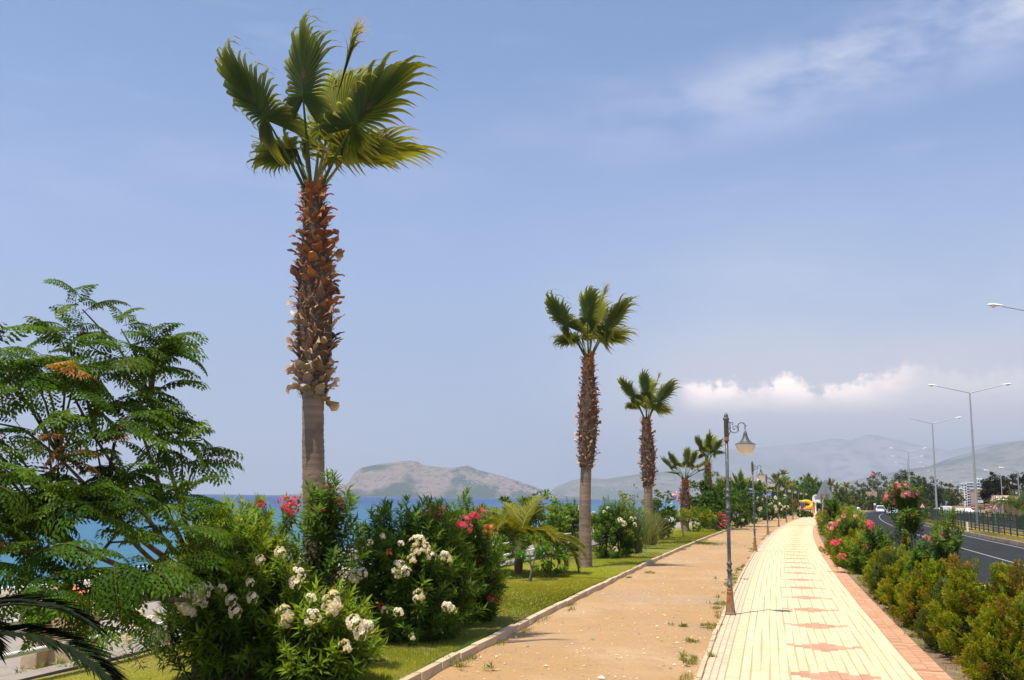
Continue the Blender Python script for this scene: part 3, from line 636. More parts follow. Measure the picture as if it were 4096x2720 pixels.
FARP = [(3131, 1891, 250, 1.0, 'slender far palm rising highest above the trees beside the playground'), (3106, 1920, 215, 1.25, 'far palm with ragged crown beyond the third iron lamp'), (3137, 1945, 190, 1.5, 'bushy yellowish far palm under the highest slender palm'), (3163, 1940, 205, 1.3, 'yellow-green far palm among the trees, third of the clump by the lamps'), (3206, 1946, 225, 1.1, 'low far palm crown just above the yellow slide'), (3231, 1916, 240, 1.3, 'tall far palm with dark crown of the pair above the yellow slide'), (3254, 1919, 245, 1.2, 'yellower far palm of the pair above the yellow slide'),
        (3282, 1937, 290, .9, 'small far palm peeping out behind the slope of the triangular sign'), (3322, 1934, 260, 1.15, 'far palm close behind the triangular sign, on its road side'), (3346, 1948, 265, 1.05, 'far palm between the triangular sign and the free-standing palm'), (3369, 1964, 290, .95, 'smaller far palm with hanging leaves beside the free-standing palm'), (3385, 1942, 270, 1.15, 'free-standing far palm with round crown and thin trunk beside the road'), (3405, 1979, 300, .9, 'low far palm above the silver car'),
        (3040, 1945, 150, 1.1, 'far palm behind the second iron lamp with red-brown trunk'), (2965, 1940, 110, 1.2, 'palm with upright yellow leaves above the dark trees behind the nearest lamp'), (2880, 1950, 118, 1.1, 'palm crown half sunk in the dark trees behind the nearest lamp')]
for k, (u, v, y, s_, lb) in enumerate(FARP): far_palm(lb, u, v, y, s_, 13, k)

# feather palms
def pinnate_mesh(L, nl, droop, lw, ll, col, seed, vee=.5, name='frond', mt='frond'):
    """feather leaf along +Y arching down, leaflets in a V"""
    r = np.random.default_rng(seed); mb = MB(); s = np.linspace(0, 1, 14)
    ang = .25 - droop * s ** 1.3
    c = np.concatenate([[[0, 0, 0]], np.cumsum(np.stack([0 * s[1:], np.cos(ang[1:]), np.sin(ang[1:])], -1) * L / 13, 0)])
    mb.tube(c, np.linspace(.022, .004, 14), 5, np.array(col) * 1.6 + .03)
    q = np.linspace(.12, .985, nl); Pc = np.stack([np.interp(q, s, c[:, i]) for i in range(3)], -1); T = nrm(np.stack([0 * q, np.interp(q, s, np.cos(ang)), np.interp(q, s, np.sin(ang))], -1))
    Nn = np.cross(np.array([1.0, 0, 0]), T)
    for sg in (-1, 1):
        open_ = np.interp(q, [0, .7, 1], [1.15, .85, .35]) + r.normal(0, .07, nl)
        D = T * np.cos(open_)[:, None] + (np.array([[sg, 0, 0]]) * math.cos(vee) + Nn * math.sin(vee)) * np.sin(open_)[:, None]
        ln = ll * np.interp(q, [0, .25, .75, 1], [.5, 1, .9, .45]) * r.uniform(.88, 1.1, nl)
        cc = np.array(col)[None] * r.uniform(.75, 1.35, (nl, 1))
        leaves(mb, Pc, D, Nn + r.normal(0, .2, (nl, 3)), ln, lw, cc, .22, .35)
    return mb.mesh(name, M[mt])
fd_y = [pinnate_mesh(2.5, 84, 1.75, .040, .56, (.17, .185, .014), 3), pinnate_mesh(2.3, 80, 2.1, .040, .54, (.085, .12, .018), 4), pinnate_mesh(2.4, 80, 1.4, .040, .52, (.19, .19, .016), 5)]
q = at(2060, 2265); root = thing('date_palm', 'young feather palm with arching yellow-green fronds over the lawn', 'palm tree', (.30, 33.0, 0))
MB().lathe([(.11, -.1), (.14, .2), (.13, .55), (.08, .8), (.02, .9)], 10, col=(.14, .09, .05)).obj('trunk', M['palm_bark'], root)
for k in range(38):
    a = k * 2.39996 + .4; e = R(22 + 56 * ((k * .618) % 1)); d = np.array([math.cos(a) * math.cos(e), math.sin(a) * math.cos(e), math.sin(e)])
    link('frond', fd_y[k % 3], root, M=frameM((d[0] * .08, d[1] * .08, .72), d, (0, 0, 1), 1.0 * random.uniform(.85, 1.12)))
fd_d = [pinnate_mesh(2.0, 96, 1.9, .040, .46, (.013, .020, .008), 8, vee=.2, mt='shade_frond'), pinnate_mesh(1.9, 92, 1.8, .040, .44, (.013, .020, .008), 9, vee=.3, mt='shade_frond')]  # near-black colour stands in for the shade these fronds hang in
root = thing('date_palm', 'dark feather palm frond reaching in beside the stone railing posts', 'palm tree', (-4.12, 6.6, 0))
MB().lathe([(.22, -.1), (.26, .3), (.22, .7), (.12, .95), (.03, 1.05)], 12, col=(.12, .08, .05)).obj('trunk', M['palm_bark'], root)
for k, (a, e, s_) in enumerate([(.02, .74, 1.0), (.20, .98, .92), (1.5, .8, .9), (2.6, .5, 1), (3.6, .7, .9), (4.4, .5, .95), (2.1, .9, .9)] + [(2.4 + q * .26, .95 + .3 * ((q * .618) % 1), 1.1) for q in range(13)]):  # trailing run: unseen upper fronds, added to shade the visible ones
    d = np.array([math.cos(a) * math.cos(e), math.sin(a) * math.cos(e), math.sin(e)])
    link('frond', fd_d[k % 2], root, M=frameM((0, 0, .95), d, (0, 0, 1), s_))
# big feather palm by the far carriageway
fd_g = [pinnate_mesh(3.0, 44, 1.5, .07, .6, (.05, .085, .02), 11), pinnate_mesh(2.8, 40, 1.9, .07, .6, (.12, .13, .025), 12)]
for (u, v, y, s_, n, lb) in [(4078, 2035, 100, 1.1, 22, 'broad feather palm behind the median fence beside the second warning sign'), (4110, 2000, 150, 1.2, 18, 'feather palm farther along the fence under the dark pine')]:
    q = pt(u, v, y); root = thing('date_palm', lb, 'palm tree', (q[0], y, 0), 0, 'feather palms beyond the fence'); zt = q[2] - .3
    MB().lathe([(.3, -.1), (.34, .3), (.3, zt * .7), (.22, zt), (.03, zt + .2)], 10, col=(.13, .09, .05)).obj('trunk', M['palm_bark'], root)
    for k in range(n):
        a = k * 2.4; e = R(5 + 70 * ((k * .618) % 1)); d = np.array([math.cos(a) * math.cos(e), math.sin(a) * math.cos(e), math.sin(e)])
        link('frond', fd_g[k % 2], root, M=frameM((0, 0, zt), d, (0, 0, 1), s_ * random.uniform(.8, 1.1)))

# ------------------------------------------------------------------ oleanders
def shoot_mesh(seed, n_whorl, L, ll, lw, base, tip, up=.75):
    r = np.random.default_rng(seed); mb = MB(); s = np.linspace(0, 1, 6); bx, by = r.normal(0, .06, 2)
    c = np.stack([bx * s ** 2, by * s ** 2, s * L], -1); mb.tube(c, np.linspace(.007, .003, 6), 4, (.10, .14, .04), cap=False)
    Pp, D, Ls, Cs = [], [], [], []
    for w in range(n_whorl):
        f = .12 + .88 * w / (n_whorl - 1); q = np.array([np.interp(f, s, c[:, i]) for i in range(3)]); a0 = r.uniform(0, 6.28)
        for k in range(3):
            a = a0 + k * 2.094 + r.normal(0, .2); e = np.interp(f, [0, .6, 1], [-.25, .5, up + .35]) + r.normal(0, .18)
            Pp.append(q); D.append((math.cos(a) * math.cos(e), math.sin(a) * math.cos(e), math.sin(e))); Ls.append(ll * r.uniform(.75, 1.2) * (1 if f < .9 else .7))
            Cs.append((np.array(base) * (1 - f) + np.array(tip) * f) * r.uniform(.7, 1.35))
    leaves(mb, Pp, D, np.tile([0, 0, 1.0], (len(Pp), 1)), np.array(Ls), lw, np.array(Cs), .22, .42)
    return mb
def shoot_set(n, *a): return [shoot_mesh(31 + k, *a).mesh('leafy_shoot', M['leaf']) for k in range(n)]
SH_D = shoot_set(5, 11, .50, .20, .036, (.024, .060, .008), (.125, .21, .018))           # dark oleander
SH_B = shoot_set(5, 11, .52, .21, .037, (.034, .085, .008), (.20, .28, .020))            # bright oleander
SH_W = shoot_set(4, 9, .45, .20, .050, (.022, .06, .010), (.085, .16, .022))              # broad-leaved, hedge
SH_T = shoot_set(3, 15, .75, .22, .044, (.03, .075, .012), (.11, .19, .022), .6)          # tall sprigs
def flower_mesh(seed, nf, rad, cA, cB, fs=.036):
    r = np.random.default_rng(seed); mb = MB()
    for k in range(nf):
        d = r.normal(size=3); d[2] = abs(d[2]) * .8; d /= np.linalg.norm(d); c = d * rad * r.uniform(.65, 1.05); c[2] *= .8
        up = nrm(d + r.normal(0, .35, 3)); a = nrm(np.cross(up, [.3, .5, .8])); b = np.cross(up, a); colr = np.array(cA) * r.uniform(.85, 1.08)
        for ring, (m, tilt, sc) in enumerate(((5, .25, 1.0), (5, .8, .7))):
            th = np.arange(m) * 6.283 / m + ring * .6 + r.uniform(0, 1)
            D = (a[None] * np.cos(th)[:, None] + b[None] * np.sin(th)[:, None]) * math.cos(tilt) + up[None] * math.sin(tilt)
            leaves(mb, np.tile(c, (m, 1)), D, np.tile(up, (m, 1)), fs * sc * r.uniform(.85, 1.2), fs * .85 * sc, colr, .3, .6, fold=.12)
        mb.box(c + up * .006, (.010, .010, .012), cB)
    for k in range(5):
        d = r.normal(size=3); d /= np.linalg.norm(d); leaves(mb, [d * rad * .4], [d], [[0, 0, 1.0]], rad * .9, .012, (.22, .26, .08), .1)
    return mb.mesh('flower_cluster', M['petal'])
FL = {'white': [flower_mesh(k, 11, .085, (.80, .77, .68), (.75, .60, .22), .038) for k in range(4)],
      'pink': [flower_mesh(20 + k, 13, .092, (.85, .14, .24), (.6, .1, .12), .036) for k in range(3)],
      'red': [flower_mesh(40 + k, 8, .070, (.56, .035, .045), (.4, .05, .05), .028) for k in range(3)],
      'palepink': [flower_mesh(60 + k, 11, .09, (.80, .30, .40), (.8, .5, .45), .042) for k in range(3)],
      'salmon': [flower_mesh(80 + k, 9, .075, (.78, .20, .10), (.6, .3, .1), .030) for k in range(2)]}
def bush(name, label, x, y, rx, ry, h, n, shoots, seed, cat='shrub', group=None, flowers=(), low=.25, spread=.75, ncol=14, ssz=1.0, stems=True, z0=0.0, upb=.35, fsz=1.0):
    """shrub of leafy shoots on bent stems; flowers = [(colour, u, v)] seen on its near side or (colour, None, count)"""
    r = np.random.default_rng(seed); x = max(x, P_y(y, 3.5)[0] + rx * .95) if group == HG else x; root = thing(name, label, cat, (x, y, z0), 0, group); tips = []
    for k in range(n):
        a = k * 2.39996 + r.normal(0, .2); f = (k + .5) / n
        zf = 1 - f; zf = low + (1 - low) * zf ** .85 if f < .8 else r.uniform(low * .5, low * 1.6)
        rr = math.sqrt(max(0, 1 - ((zf - .32) / .72) ** 2)) if zf > .32 else .75 + .25 * zf / .32
        rad = rr * r.uniform(.55, 1.0) ** .6
        tip = np.array([math.cos(a) * rad * rx, math.sin(a) * rad * ry, zf * h * r.uniform(.86, 1.06)])
        d = np.array([math.cos(a) * rad * spread, math.sin(a) * rad * spread, upb + .9 * zf ** 1.2 - .15]) + r.normal(0, .16, 3); d /= np.linalg.norm(d)
        s_ = ssz * r.uniform(.8, 1.25); L = .5 * s_
        base = tip - d * L
        Mx = frameM(base, d, (math.cos(a + 1), math.sin(a + 1), .2), s_) @ Matrix.Rotation(-math.pi / 2, 4, 'X') @ Matrix.Rotation(r.uniform(0, 6.28), 4, 'Z')
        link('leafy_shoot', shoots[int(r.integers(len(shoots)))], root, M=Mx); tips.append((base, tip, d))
    if stems:
        mb = MB()
        for k in range(ncol):
            b = tips[int(r.integers(len(tips)))][0]; a = r.uniform(0, 6.28); g = np.array([math.cos(a) * rx * .28, math.sin(a) * ry * .28, -.05])
            m = g * .6 + b * .4 + np.array([0, 0, h * .15]); mb.tube([g, m * .9 + g * .1, b * .5 + m * .5, b], np.array([.022, .017, .012, .007]) * max(.6, min(h / 2, 1.2)), 5)
        mb.obj('stems', M['stem'], root, kind='stuff')
    m = int(n * 7); dd = nrm(r.normal(size=(m, 3))); dd[:, 2] = np.abs(dd[:, 2]); zz = low * .8 + (1 - low) * dd[:, 2:3] * r.uniform(.25, .92, (m, 1))
    Pq = np.c_[dd[:, :2] * np.array([rx, ry]) * r.uniform(.2, .85, (m, 1)), zz * h]
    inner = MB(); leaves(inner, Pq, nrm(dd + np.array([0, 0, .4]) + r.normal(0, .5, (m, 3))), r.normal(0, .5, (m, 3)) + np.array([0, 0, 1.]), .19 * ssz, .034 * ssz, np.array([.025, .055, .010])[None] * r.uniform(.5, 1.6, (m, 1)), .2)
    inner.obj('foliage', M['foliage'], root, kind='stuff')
    for q in flowers:
        fm = FL[q[0]]
        if q[1] is None:
            for k in range(q[2]):
                b, tp, d = tips[int(r.integers(int(len(tips) * (q[3] if len(q) > 3 else .85))))]
                s_ = fsz * r.uniform(.75, 1.2)
                link('flower_cluster', fm[int(r.integers(len(fm)))], root, M=frameM(tp + d * .05, d, (0, 1, .1), s_) @ Matrix.Rotation(-math.pi / 2, 4, 'X'))
        else:
            s_ = (q[3] if len(q) > 3 else 1.0) * fsz
            c0 = pt(q[1], q[2], y); dx = min(abs(c0[0] - x) / rx, 1); dz = min(abs(c0[2] - h * .35) / (h * .72), 1)
            yy = y - ry * .98 * math.sqrt(max(.06, 1 - dx * dx * .9 - dz * dz * .5)); c0 = pt(q[1], q[2], yy)
            d = np.array([(c0[0] - x) / rx * .5, -.6, .55]) + r.normal(0, .12, 3); loc = c0 - np.array([x, y, z0])
            link('flower_cluster', fm[int(r.integers(len(fm)))], root, M=frameM(loc, d, (.1, .4, 1), s_) @ Matrix.Rotation(-math.pi / 2, 4, 'X'))
            lo = nrm(d) * np.array([1, 1, .2]); 
            for w in range(2):
                b2 = loc - np.array([d[0] * .25 + r.normal(0, .08), d[1] * .3, .30 + .1 * w]) 
                Mx = frameM(b2, nrm(loc - b2 + r.normal(0, .08, 3)), (1, 0, .2), .72) @ Matrix.Rotation(-math.pi / 2, 4, 'X') @ Matrix.Rotation(r.uniform(0, 6), 4, 'Z')
                link('leafy_shoot', shoots[int(r.integers(len(shoots)))], root, M=Mx)
    return root
OG = 'oleanders along the lawn'; HG = 'shrubs of the roadside hedge'
w1 = [('white', *q) for q in [(765, 2375, 1.1), (735, 2420, 1.1), (790, 2400, 1.1), (760, 2445, 1.0), (820, 2360, .9), (925, 2400, .7), (890, 2355, .5), (1130, 2455, 1.0), (1150, 2480, .9), (1225, 2430, .8), (1250, 2470, .9), (1325, 2405, 1.2), (1315, 2435, 1.0), (1415, 2490, 1.0), (1465, 2510, .9), (1440, 2530, .9), (1375, 2585, .8), (1120, 2210, .7), (1190, 2300, .8), (1040, 2240, .6), (550, 2480, 1.0), (600, 2500, 1.0), (510, 2560, .8), (640, 2555, 1.2), (1008, 2392, .7), (1180, 2330, .8), (1245, 2395, .6), (940, 2445, .8), (1000, 2330, .5)]]
bush('oleander', 'white flowering oleander on the sea side of the tall palm, with bare dark stems', -3.66, 13.6, 1.10, .95, 2.1, 270, SH_B, 1, 'oleander', OG, [q for q in w1 if q[1] < 1235] + [('pink', 1148, 2018, .9), ('pink', 1165, 2035, .8), ('pink', 1178, 2008, .6)], low=.30, ncol=34, fsz=1.35)
bush('oleander', 'low white flowering oleander spreading in front of the tall palm trunk', -2.42, 13.3, .85, .75, 1.15, 150, SH_B, 22, 'oleander', OG, [q for q in w1 if q[1] >= 1235], low=.3, ncol=20, fsz=1.3)
bush('oleander', 'narrow oleander sprig with red buds standing against the tall palm trunk', -2.55, 14.2, .42, .4, 2.5, 46, SH_T, 2, 'oleander', OG, [('red', 1310, 1945, .9), ('red', 1360, 2000, .9), ('red', 1365, 2018, .6), ('red', 1255, 2030, .5), ('red', 1290, 2040, .5)], low=.45, ssz=.8)
bush('oleander', 'oleander with pink-red tufts between the feathery tree and the tall palm', -3.95, 14.9, .8, .7, 2.3, 130, SH_B, 21, 'oleander', OG, [('pink', 1048, 2020, .7), ('red', 1035, 2005, .6)], low=.3)
w2 = [('white', *q) for q in [(1378, 2285, .9), (1395, 2310, 1.0), (1425, 2290, .9), (1450, 2295, .9), (1415, 2318, .8), (1595, 2270, 1.1), (1620, 2285, 1.0), (1600, 2295, .9), (1645, 2235, .8), (1655, 2165, .9), (1680, 2160, .8), (1660, 2205, .8), (1700, 2190, .8), (1725, 2225, .9), (1715, 2205, .7), (1780, 2225, .8), (1790, 2235, .7), (1765, 2230, .6), (1672, 2380, 1.0), (1672, 2400, .8), (1790, 2430, .9), (1805, 2440, .8), (1595, 2452, .8), (1645, 2548, .6), (1540, 2440, .7), (1530, 2145, .5), (1605, 2175, .5), (1480, 2170, .5)]]
bush('oleander', 'dense dark oleander dotted with white blossom between the two tall palms', -1.75, 17.6, 1.42, 1.1, 2.3, 296, SH_D, 3, 'oleander', OG, w2 + [('red', 1525, 2425, .8), ('salmon', 1560, 2210, .7)], low=.16, ncol=24, fsz=1.25)
p2_ = [('pink', *q) for q in [(1728, 2045, 1.1), (1760, 2050, 1.0), (1745, 2060, .8), (1795, 2082, .9), (1855, 2092, 1.2), (1865, 2108, 1.0), (1915, 2055, 1.1), (1890, 2060, .6)]]
bush('oleander', 'oleander crowned with bright pink blossom behind the dark white-flowered one', -1.15, 19.6, 1.2, .9, 2.35, 190, SH_D, 4, 'oleander', OG, p2_ + [('red', 1690, 2090, .8), ('red', 1745, 2100, .7), ('salmon', 1952, 2118, 1.1)], low=.3, fsz=1.25)
p3_ = [('pink', *q) for q in [(1922, 2240, 1.1), (1928, 2258, 1.0), (1918, 2232, .8), (1962, 2300, .9), (1968, 2332, .8), (1945, 2306, .6)]] + [('pink', 1965, 2392, 1.0), ('pink', 1975, 2400, .9), ('red', 1958, 2400, .9)]
bush('oleander', 'small oleander with pink flowers hanging beside the lawn, at the end of the oleander row', -.75, 20.3, .72, .6, 1.75, 130, SH_D, 5, 'oleander', OG, p3_, low=.12)
q = at(2460, 2235); bush('oleander', 'white flowering oleander between the second palm and the broom plant', q[0], q[1] + .6, 1.05, 1.0, 2.35, 180, SH_D, 6, 'oleander', OG, [('white', None, 12), ('white', 2395, 2268, 1.3), ('white', 2460, 2198, 1.4), ('white', 2480, 2080, 1.4), ('white', 2495, 2095, 1.3), ('white', 2320, 2030, 1.2), ('salmon', 2505, 2125, 1.0)], low=.12)
q = at(2270, 2200); bush('oleander', 'dark oleander behind the second palm, with a few white flowers', q[0], q[1] + 1, 1.2, 1.0, 2.3, 150, SH_D, 7, 'oleander', OG, [('white', None, 9)], low=.2)
# hedge of mixed shrubs along the road
HG = 'shrubs of the roadside hedge'
def hedge_pt(u, v): q = at(u, v); return q[0], q[1]
bush('oleander', 'tall oleander with pale pink blossom rising over the hedge in front of the median lights', pt(3640, 2200, 29)[0], 29, .50, .45, 2.75, 46, SH_T, 8, 'oleander', HG, [('palepink', *q) for q in [(3555, 1985, 1.6), (3545, 1995, 1.2), (3575, 1968, 1.1), (3585, 1945, 1.2), (3592, 1950, 1.0), (3625, 1942, 1.1), (3640, 1975, 1.4), (3655, 1978, 1.3), (3620, 1978, 1.3), (3668, 1970, .9), (3572, 2008, .9)]] + [('red', 3600, 2070, 1.1), ('red', 3622, 2145, 1.2), ('red', 3615, 2160, 1.1), ('salmon', 3650, 2060, 1.0)], low=.58, ssz=.8, ncol=12)
bush('oleander', 'leafy oleander sprig standing tallest against the asphalt, with pink-white flowers', pt(3790, 2300, 21)[0], 21, .30, .30, 2.05, 34, SH_T, 9, 'oleander', HG, [('palepink', 3755, 2140, .9), ('palepink', 3762, 2152, .8), ('palepink', 3725, 2155, .7), ('palepink', 3805, 2140, .6)], low=.35, ssz=.8)
bush('oleander', 'broad-leaved oleander between the tall pink one and the tallest leafy sprig', pt(3690, 2300, 22)[0], 22, .42, .4, 1.5, 46, SH_W, 10, 'oleander', HG, [('palepink', 3700, 2150, .7), ('palepink', 3720, 2165, .7)], low=.2)
bush('oleander', 'oleander bush with a single red bloom in front of the road bend', pt(3510, 2200, 30)[0], 30, .55, .5, 1.72, 52, SH_W, 11, 'oleander', HG, [('pink', 3478, 2097, 1.3), ('pink', 3480, 2106, 1.1)], low=.2)
bush('oleander', 'oleander seedling of two sprigs with pale flowers, by the edge of the asphalt', pt(3400, 2130, 42)[0], 42, .55, .5, 1.75, 60, SH_W, 12, 'oleander', HG, [('palepink', 3375, 2066, 1.0), ('palepink', 3420, 2066, 1.1), ('palepink', 3355, 2083, 1.0)], low=.2)
bush('oleander', 'low spreading oleander with bright pink flowers beside the red paving border', pt(3440, 2200, 35)[0], 35, 1.05, .9, 1.25, 170, SH_B, 13, 'oleander', HG, [('pink', 3335, 2172, 1.3), ('pink', 3350, 2172, 1.2), ('pink', 3360, 2168, 1.1), ('pink', 3466, 2180, 1.1), ('pink', 3495, 2168, 1.0), ('pink', 3470, 2190, 1.0), ('red', 3420, 2160, 1.2), ('pink', 3360, 2225, 1.1), ('pink', 3375, 2226, 1.1), ('palepink', 3325, 2105, 1.4), ('pink', 3340, 2098, 1.0), ('red', 3274, 2080, 1.4), ('red', 3300, 2050, 1.2)], low=.12)
bush('oleander', 'oleander clump with scattered red flowers where the paved path narrows', pt(3285, 2110, 54)[0], 54, 1.5, 1.4, 1.6, 190, SH_B, 14, 'oleander', HG, [('red', None, 14), ('salmon', None, 4)], low=.12)
bush('oleander', 'oleander with reddish tufts in front of the pole of the triangular sign', pt(3312, 2040, 57)[0], 57, .7, .6, 2.7, 80, SH_D, 15, 'oleander', HG, [('red', 3285, 1985, 1.3), ('salmon', 3295, 1988, 1.1)], low=.4)
for k, (u, y, rx, h) in enumerate([(3290, 75, 2.0, 1.7), (3330, 95, 2.4, 1.7), (3365, 120, 3.0, 1.8), (3300, 118, 2.6, 2.0)]):
    bush('oleander', ['far oleander mound with red specks beyond the narrowing of the path', 'far oleander mound behind the triangular sign pole', 'far oleander mound farthest along the hedge, before the silver car', 'far oleander mound against the white gateway'][k], pt(u, 2050, y)[0], y, rx, 2.2, h, 110, SH_B, 70 + k, 'oleander', HG, [('red', None, 8), ('pink', None, 4)], low=.12, ssz=1.7, fsz=1.8, stems=False)

# ------------------------------------------------------------------ feathery bead tree close to the camera
def bipinnate(seed, L, col, tipc):
    r = np.random.default_rng(seed); mb = MB(); n = 9; s = np.linspace(0, 1, 8)
    ang = .35 - 1.15 * s ** 1.4; c = np.concatenate([[[0, 0, 0]], np.cumsum(np.stack([0 * s[1:], np.cos(ang[1:]), np.sin(ang[1:])], -1) * L / 7, 0)])
    mb.tube(c, np.linspace(.006, .002, 8), 4, (.16, .18, .05), cap=False)
    Pp, D, N, Ls, Ws, Cs = [], [], [], [], [], []
    for w in range(n):
        f = .18 + .80 * w / (n - 1); q = np.array([np.interp(f, s, c[:, i]) for i in range(3)]); an = np.interp(f, s, ang)
        T = np.array([0, math.cos(an), math.sin(an)]); Nn = np.array([0, -math.sin(an), math.cos(an)])
        pl = L * .36 * math.sin(math.pi * (.22 + .68 * f)) * r.uniform(.9, 1.1)
        for sg in (-1, 1):
            d = nrm(T * .62 + np.array([sg * .78, 0, 0]) - np.array([0, 0, .16])); m = max(2, int(pl / .042))
            for k in range(m):
                g = (k + 1) / m; p = q + d * pl * g - np.array([0, 0, .10]) * pl * g * g
                for s2 in ((-1, 1) if k < m - 1 else (0,)):
                    dd = nrm(d * (.55 if s2 else 1) + s2 * np.cross(Nn, d) * .8 - np.array([0, 0, .42]))
                    Pp.append(p); D.append(dd); N.append(Nn + r.normal(0, .25, 3)); Ls.append(.074 * r.uniform(.8, 1.2)); Ws.append(.033 * r.uniform(.85, 1.15)); Cs.append((np.array(col) * (1 - f * .7) + np.array(tipc) * f * .7) * r.uniform(.8, 1.25))
    leaves(mb, np.array(Pp), np.array(D), np.array(N), np.array(Ls), np.array(Ws), np.array(Cs), .2, .4)
    return mb
MEL = [bipinnate(k, .66, (.030, .074, .004), (.115, .205, .010)) for k in range(4)]
MELm = [m_.mesh('feather_leaf', M['leaf']) for m_ in MEL]
MELy = [bipinnate(9 + k, .55, (.09, .17, .010), (.20, .29, .016)).mesh('feather_leaf', M['leaf']) for k in range(2)]
MELd = [bipinnate(15 + k, .5, (.30, .16, .03), (.40, .22, .07)).mesh('feather_leaf', M['leaf']) for k in range(2)]
tx, ty = -4.25, 14.2
tree = thing('bead_tree', 'large feathery green tree with some yellowed leaves beside the stone railing posts', 'tree', (tx, ty, 0))
TIPS = [(405, 1165, 12, 'y'), (385, 1245, 12, 'g'), (330, 1310, 11.8, 'g'), (520, 1225, 12.1, 'y'), (590, 1260, 12.2, 'y'), (650, 1330, 12.2, 'g'), (240, 1330, 11.6, 'g'), (185, 1400, 11.4, 'y'), (300, 1400, 11.5, 'g'), (560, 1380, 12, 'g'), (640, 1420, 12.2, 'g'), (450, 1340, 11.9, 'g'),
        (640, 1500, 12.2, 'g'), (540, 1490, 12, 'g'), (420, 1460, 11.7, 'g'), (640, 1590, 12, 'g'), (520, 1600, 11.8, 'g'), (300, 1500, 11.3, 'g'), (60, 1480, 11, 'y'), (-40, 1500, 10.8, 'y'), (40, 1580, 10.8, 'g'), (160, 1570, 11, 'g'), (250, 1620, 11, 'd'), (360, 1580, 11.4, 'g'), (620, 1690, 12, 'g'),
        (730, 1760, 12.2, 'y'), (790, 1810, 12.2, 'y'), (700, 1830, 12, 'g'), (790, 1890, 12, 'g'), (560, 1740, 11.7, 'g'), (430, 1690, 11.4, 'g'), (300, 1740, 10.9, 'd'), (180, 1700, 10.7, 'g'), (60, 1690, 10.6, 'g'), (-30, 1780, 10.4, 'g'), (220, 1830, 10.6, 'd'), (420, 1830, 10.9, 'g'), (560, 1860, 11.2, 'g'), (680, 1930, 11.5, 'g'), (100, 1860, 10.4, 'y'),
        (330, 1930, 10.6, 'g'), (480, 1980, 10.6, 'g'), (230, 2010, 10.8, 'g'), (130, 2060, 10.9, 'g'), (380, 2050, 11.0, 'g'), (540, 2060, 11.2, 'g'), (90, 1960, 11, 'g'), (20, 2100, 10.8, 'g'), (210, 2120, 10.9, 'g'), (330, 1860, 11, 'd'), (150, 1800, 10.9, 'd'), (780, 1990, 11.6, 'g'), (170, 1980, 10.2, 'g'), (30, 2000, 10.1, 'g'), (280, 2060, 10.2, 'g'), (430, 2100, 10.3, 'g'), (580, 2130, 10.5, 'y'), (700, 2110, 10.8, 'g'), (800, 2170, 11, 'g'), (880, 2080, 11.4, 'g'),
        (120, 2140, 10.0, 'g'), (10, 2190, 9.9, 'd'), (300, 2200, 10.0, 'g'), (440, 2230, 10.0, 'g'), (560, 2250, 10.2, 'g'), (690, 2240, 10.6, 'g'), (780, 2290, 10.9, 'g'), (190, 2270, 9.9, 'g'), (90, 2310, 9.9, 'g'), (370, 2320, 9.9, 'g'), (500, 2340, 10.0, 'g'), (620, 2350, 10.3, 'g'), (330, 2400, 9.9, 'g'), (460, 2420, 10.0, 'g'), (240, 2390, 9.9, 'd'), (640, 2430, 10.3, 'g'), (560, 2400, 10.1, 'g'), (-60, 1900, 10, 'g'), (-60, 2090, 9.8, 'g'), (-50, 1650, 10.4, 'g'), (-120, 1950, 9.6, 'g')]
TIPS = [q for q in TIPS if not (q[0] > 570 and q[1] > 2150)]
base_c = np.array([tx, ty, 0.])
mbt = MB(); fork = np.array([0, 0, 1.15])
mbt.tube([(0, 0, -.1), (.03, .02, .5), fork], [.085, .075, .07], 10); mbt.obj('trunk', M['bark'], tree)
r = np.random.default_rng(5); nl = 0; rest = MB(); tw = MB(); mains = []
for k in range(11):
    u, v, y, kd = TIPS[(k * 8 + 3) % len(TIPS)]; tq = pt(u, v, y) - base_c; e = fork + (tq - fork) * .72 + np.array([0, 0, -.15]); mains.append(e)
    MB().tube([fork, fork + (e - fork) * .5 + np.array([.05 * math.cos(k * 2.4), .05 * math.sin(k * 2.4), -.1]), e], [.05, .032, .016], 7).obj('branch', M['bark'], tree)
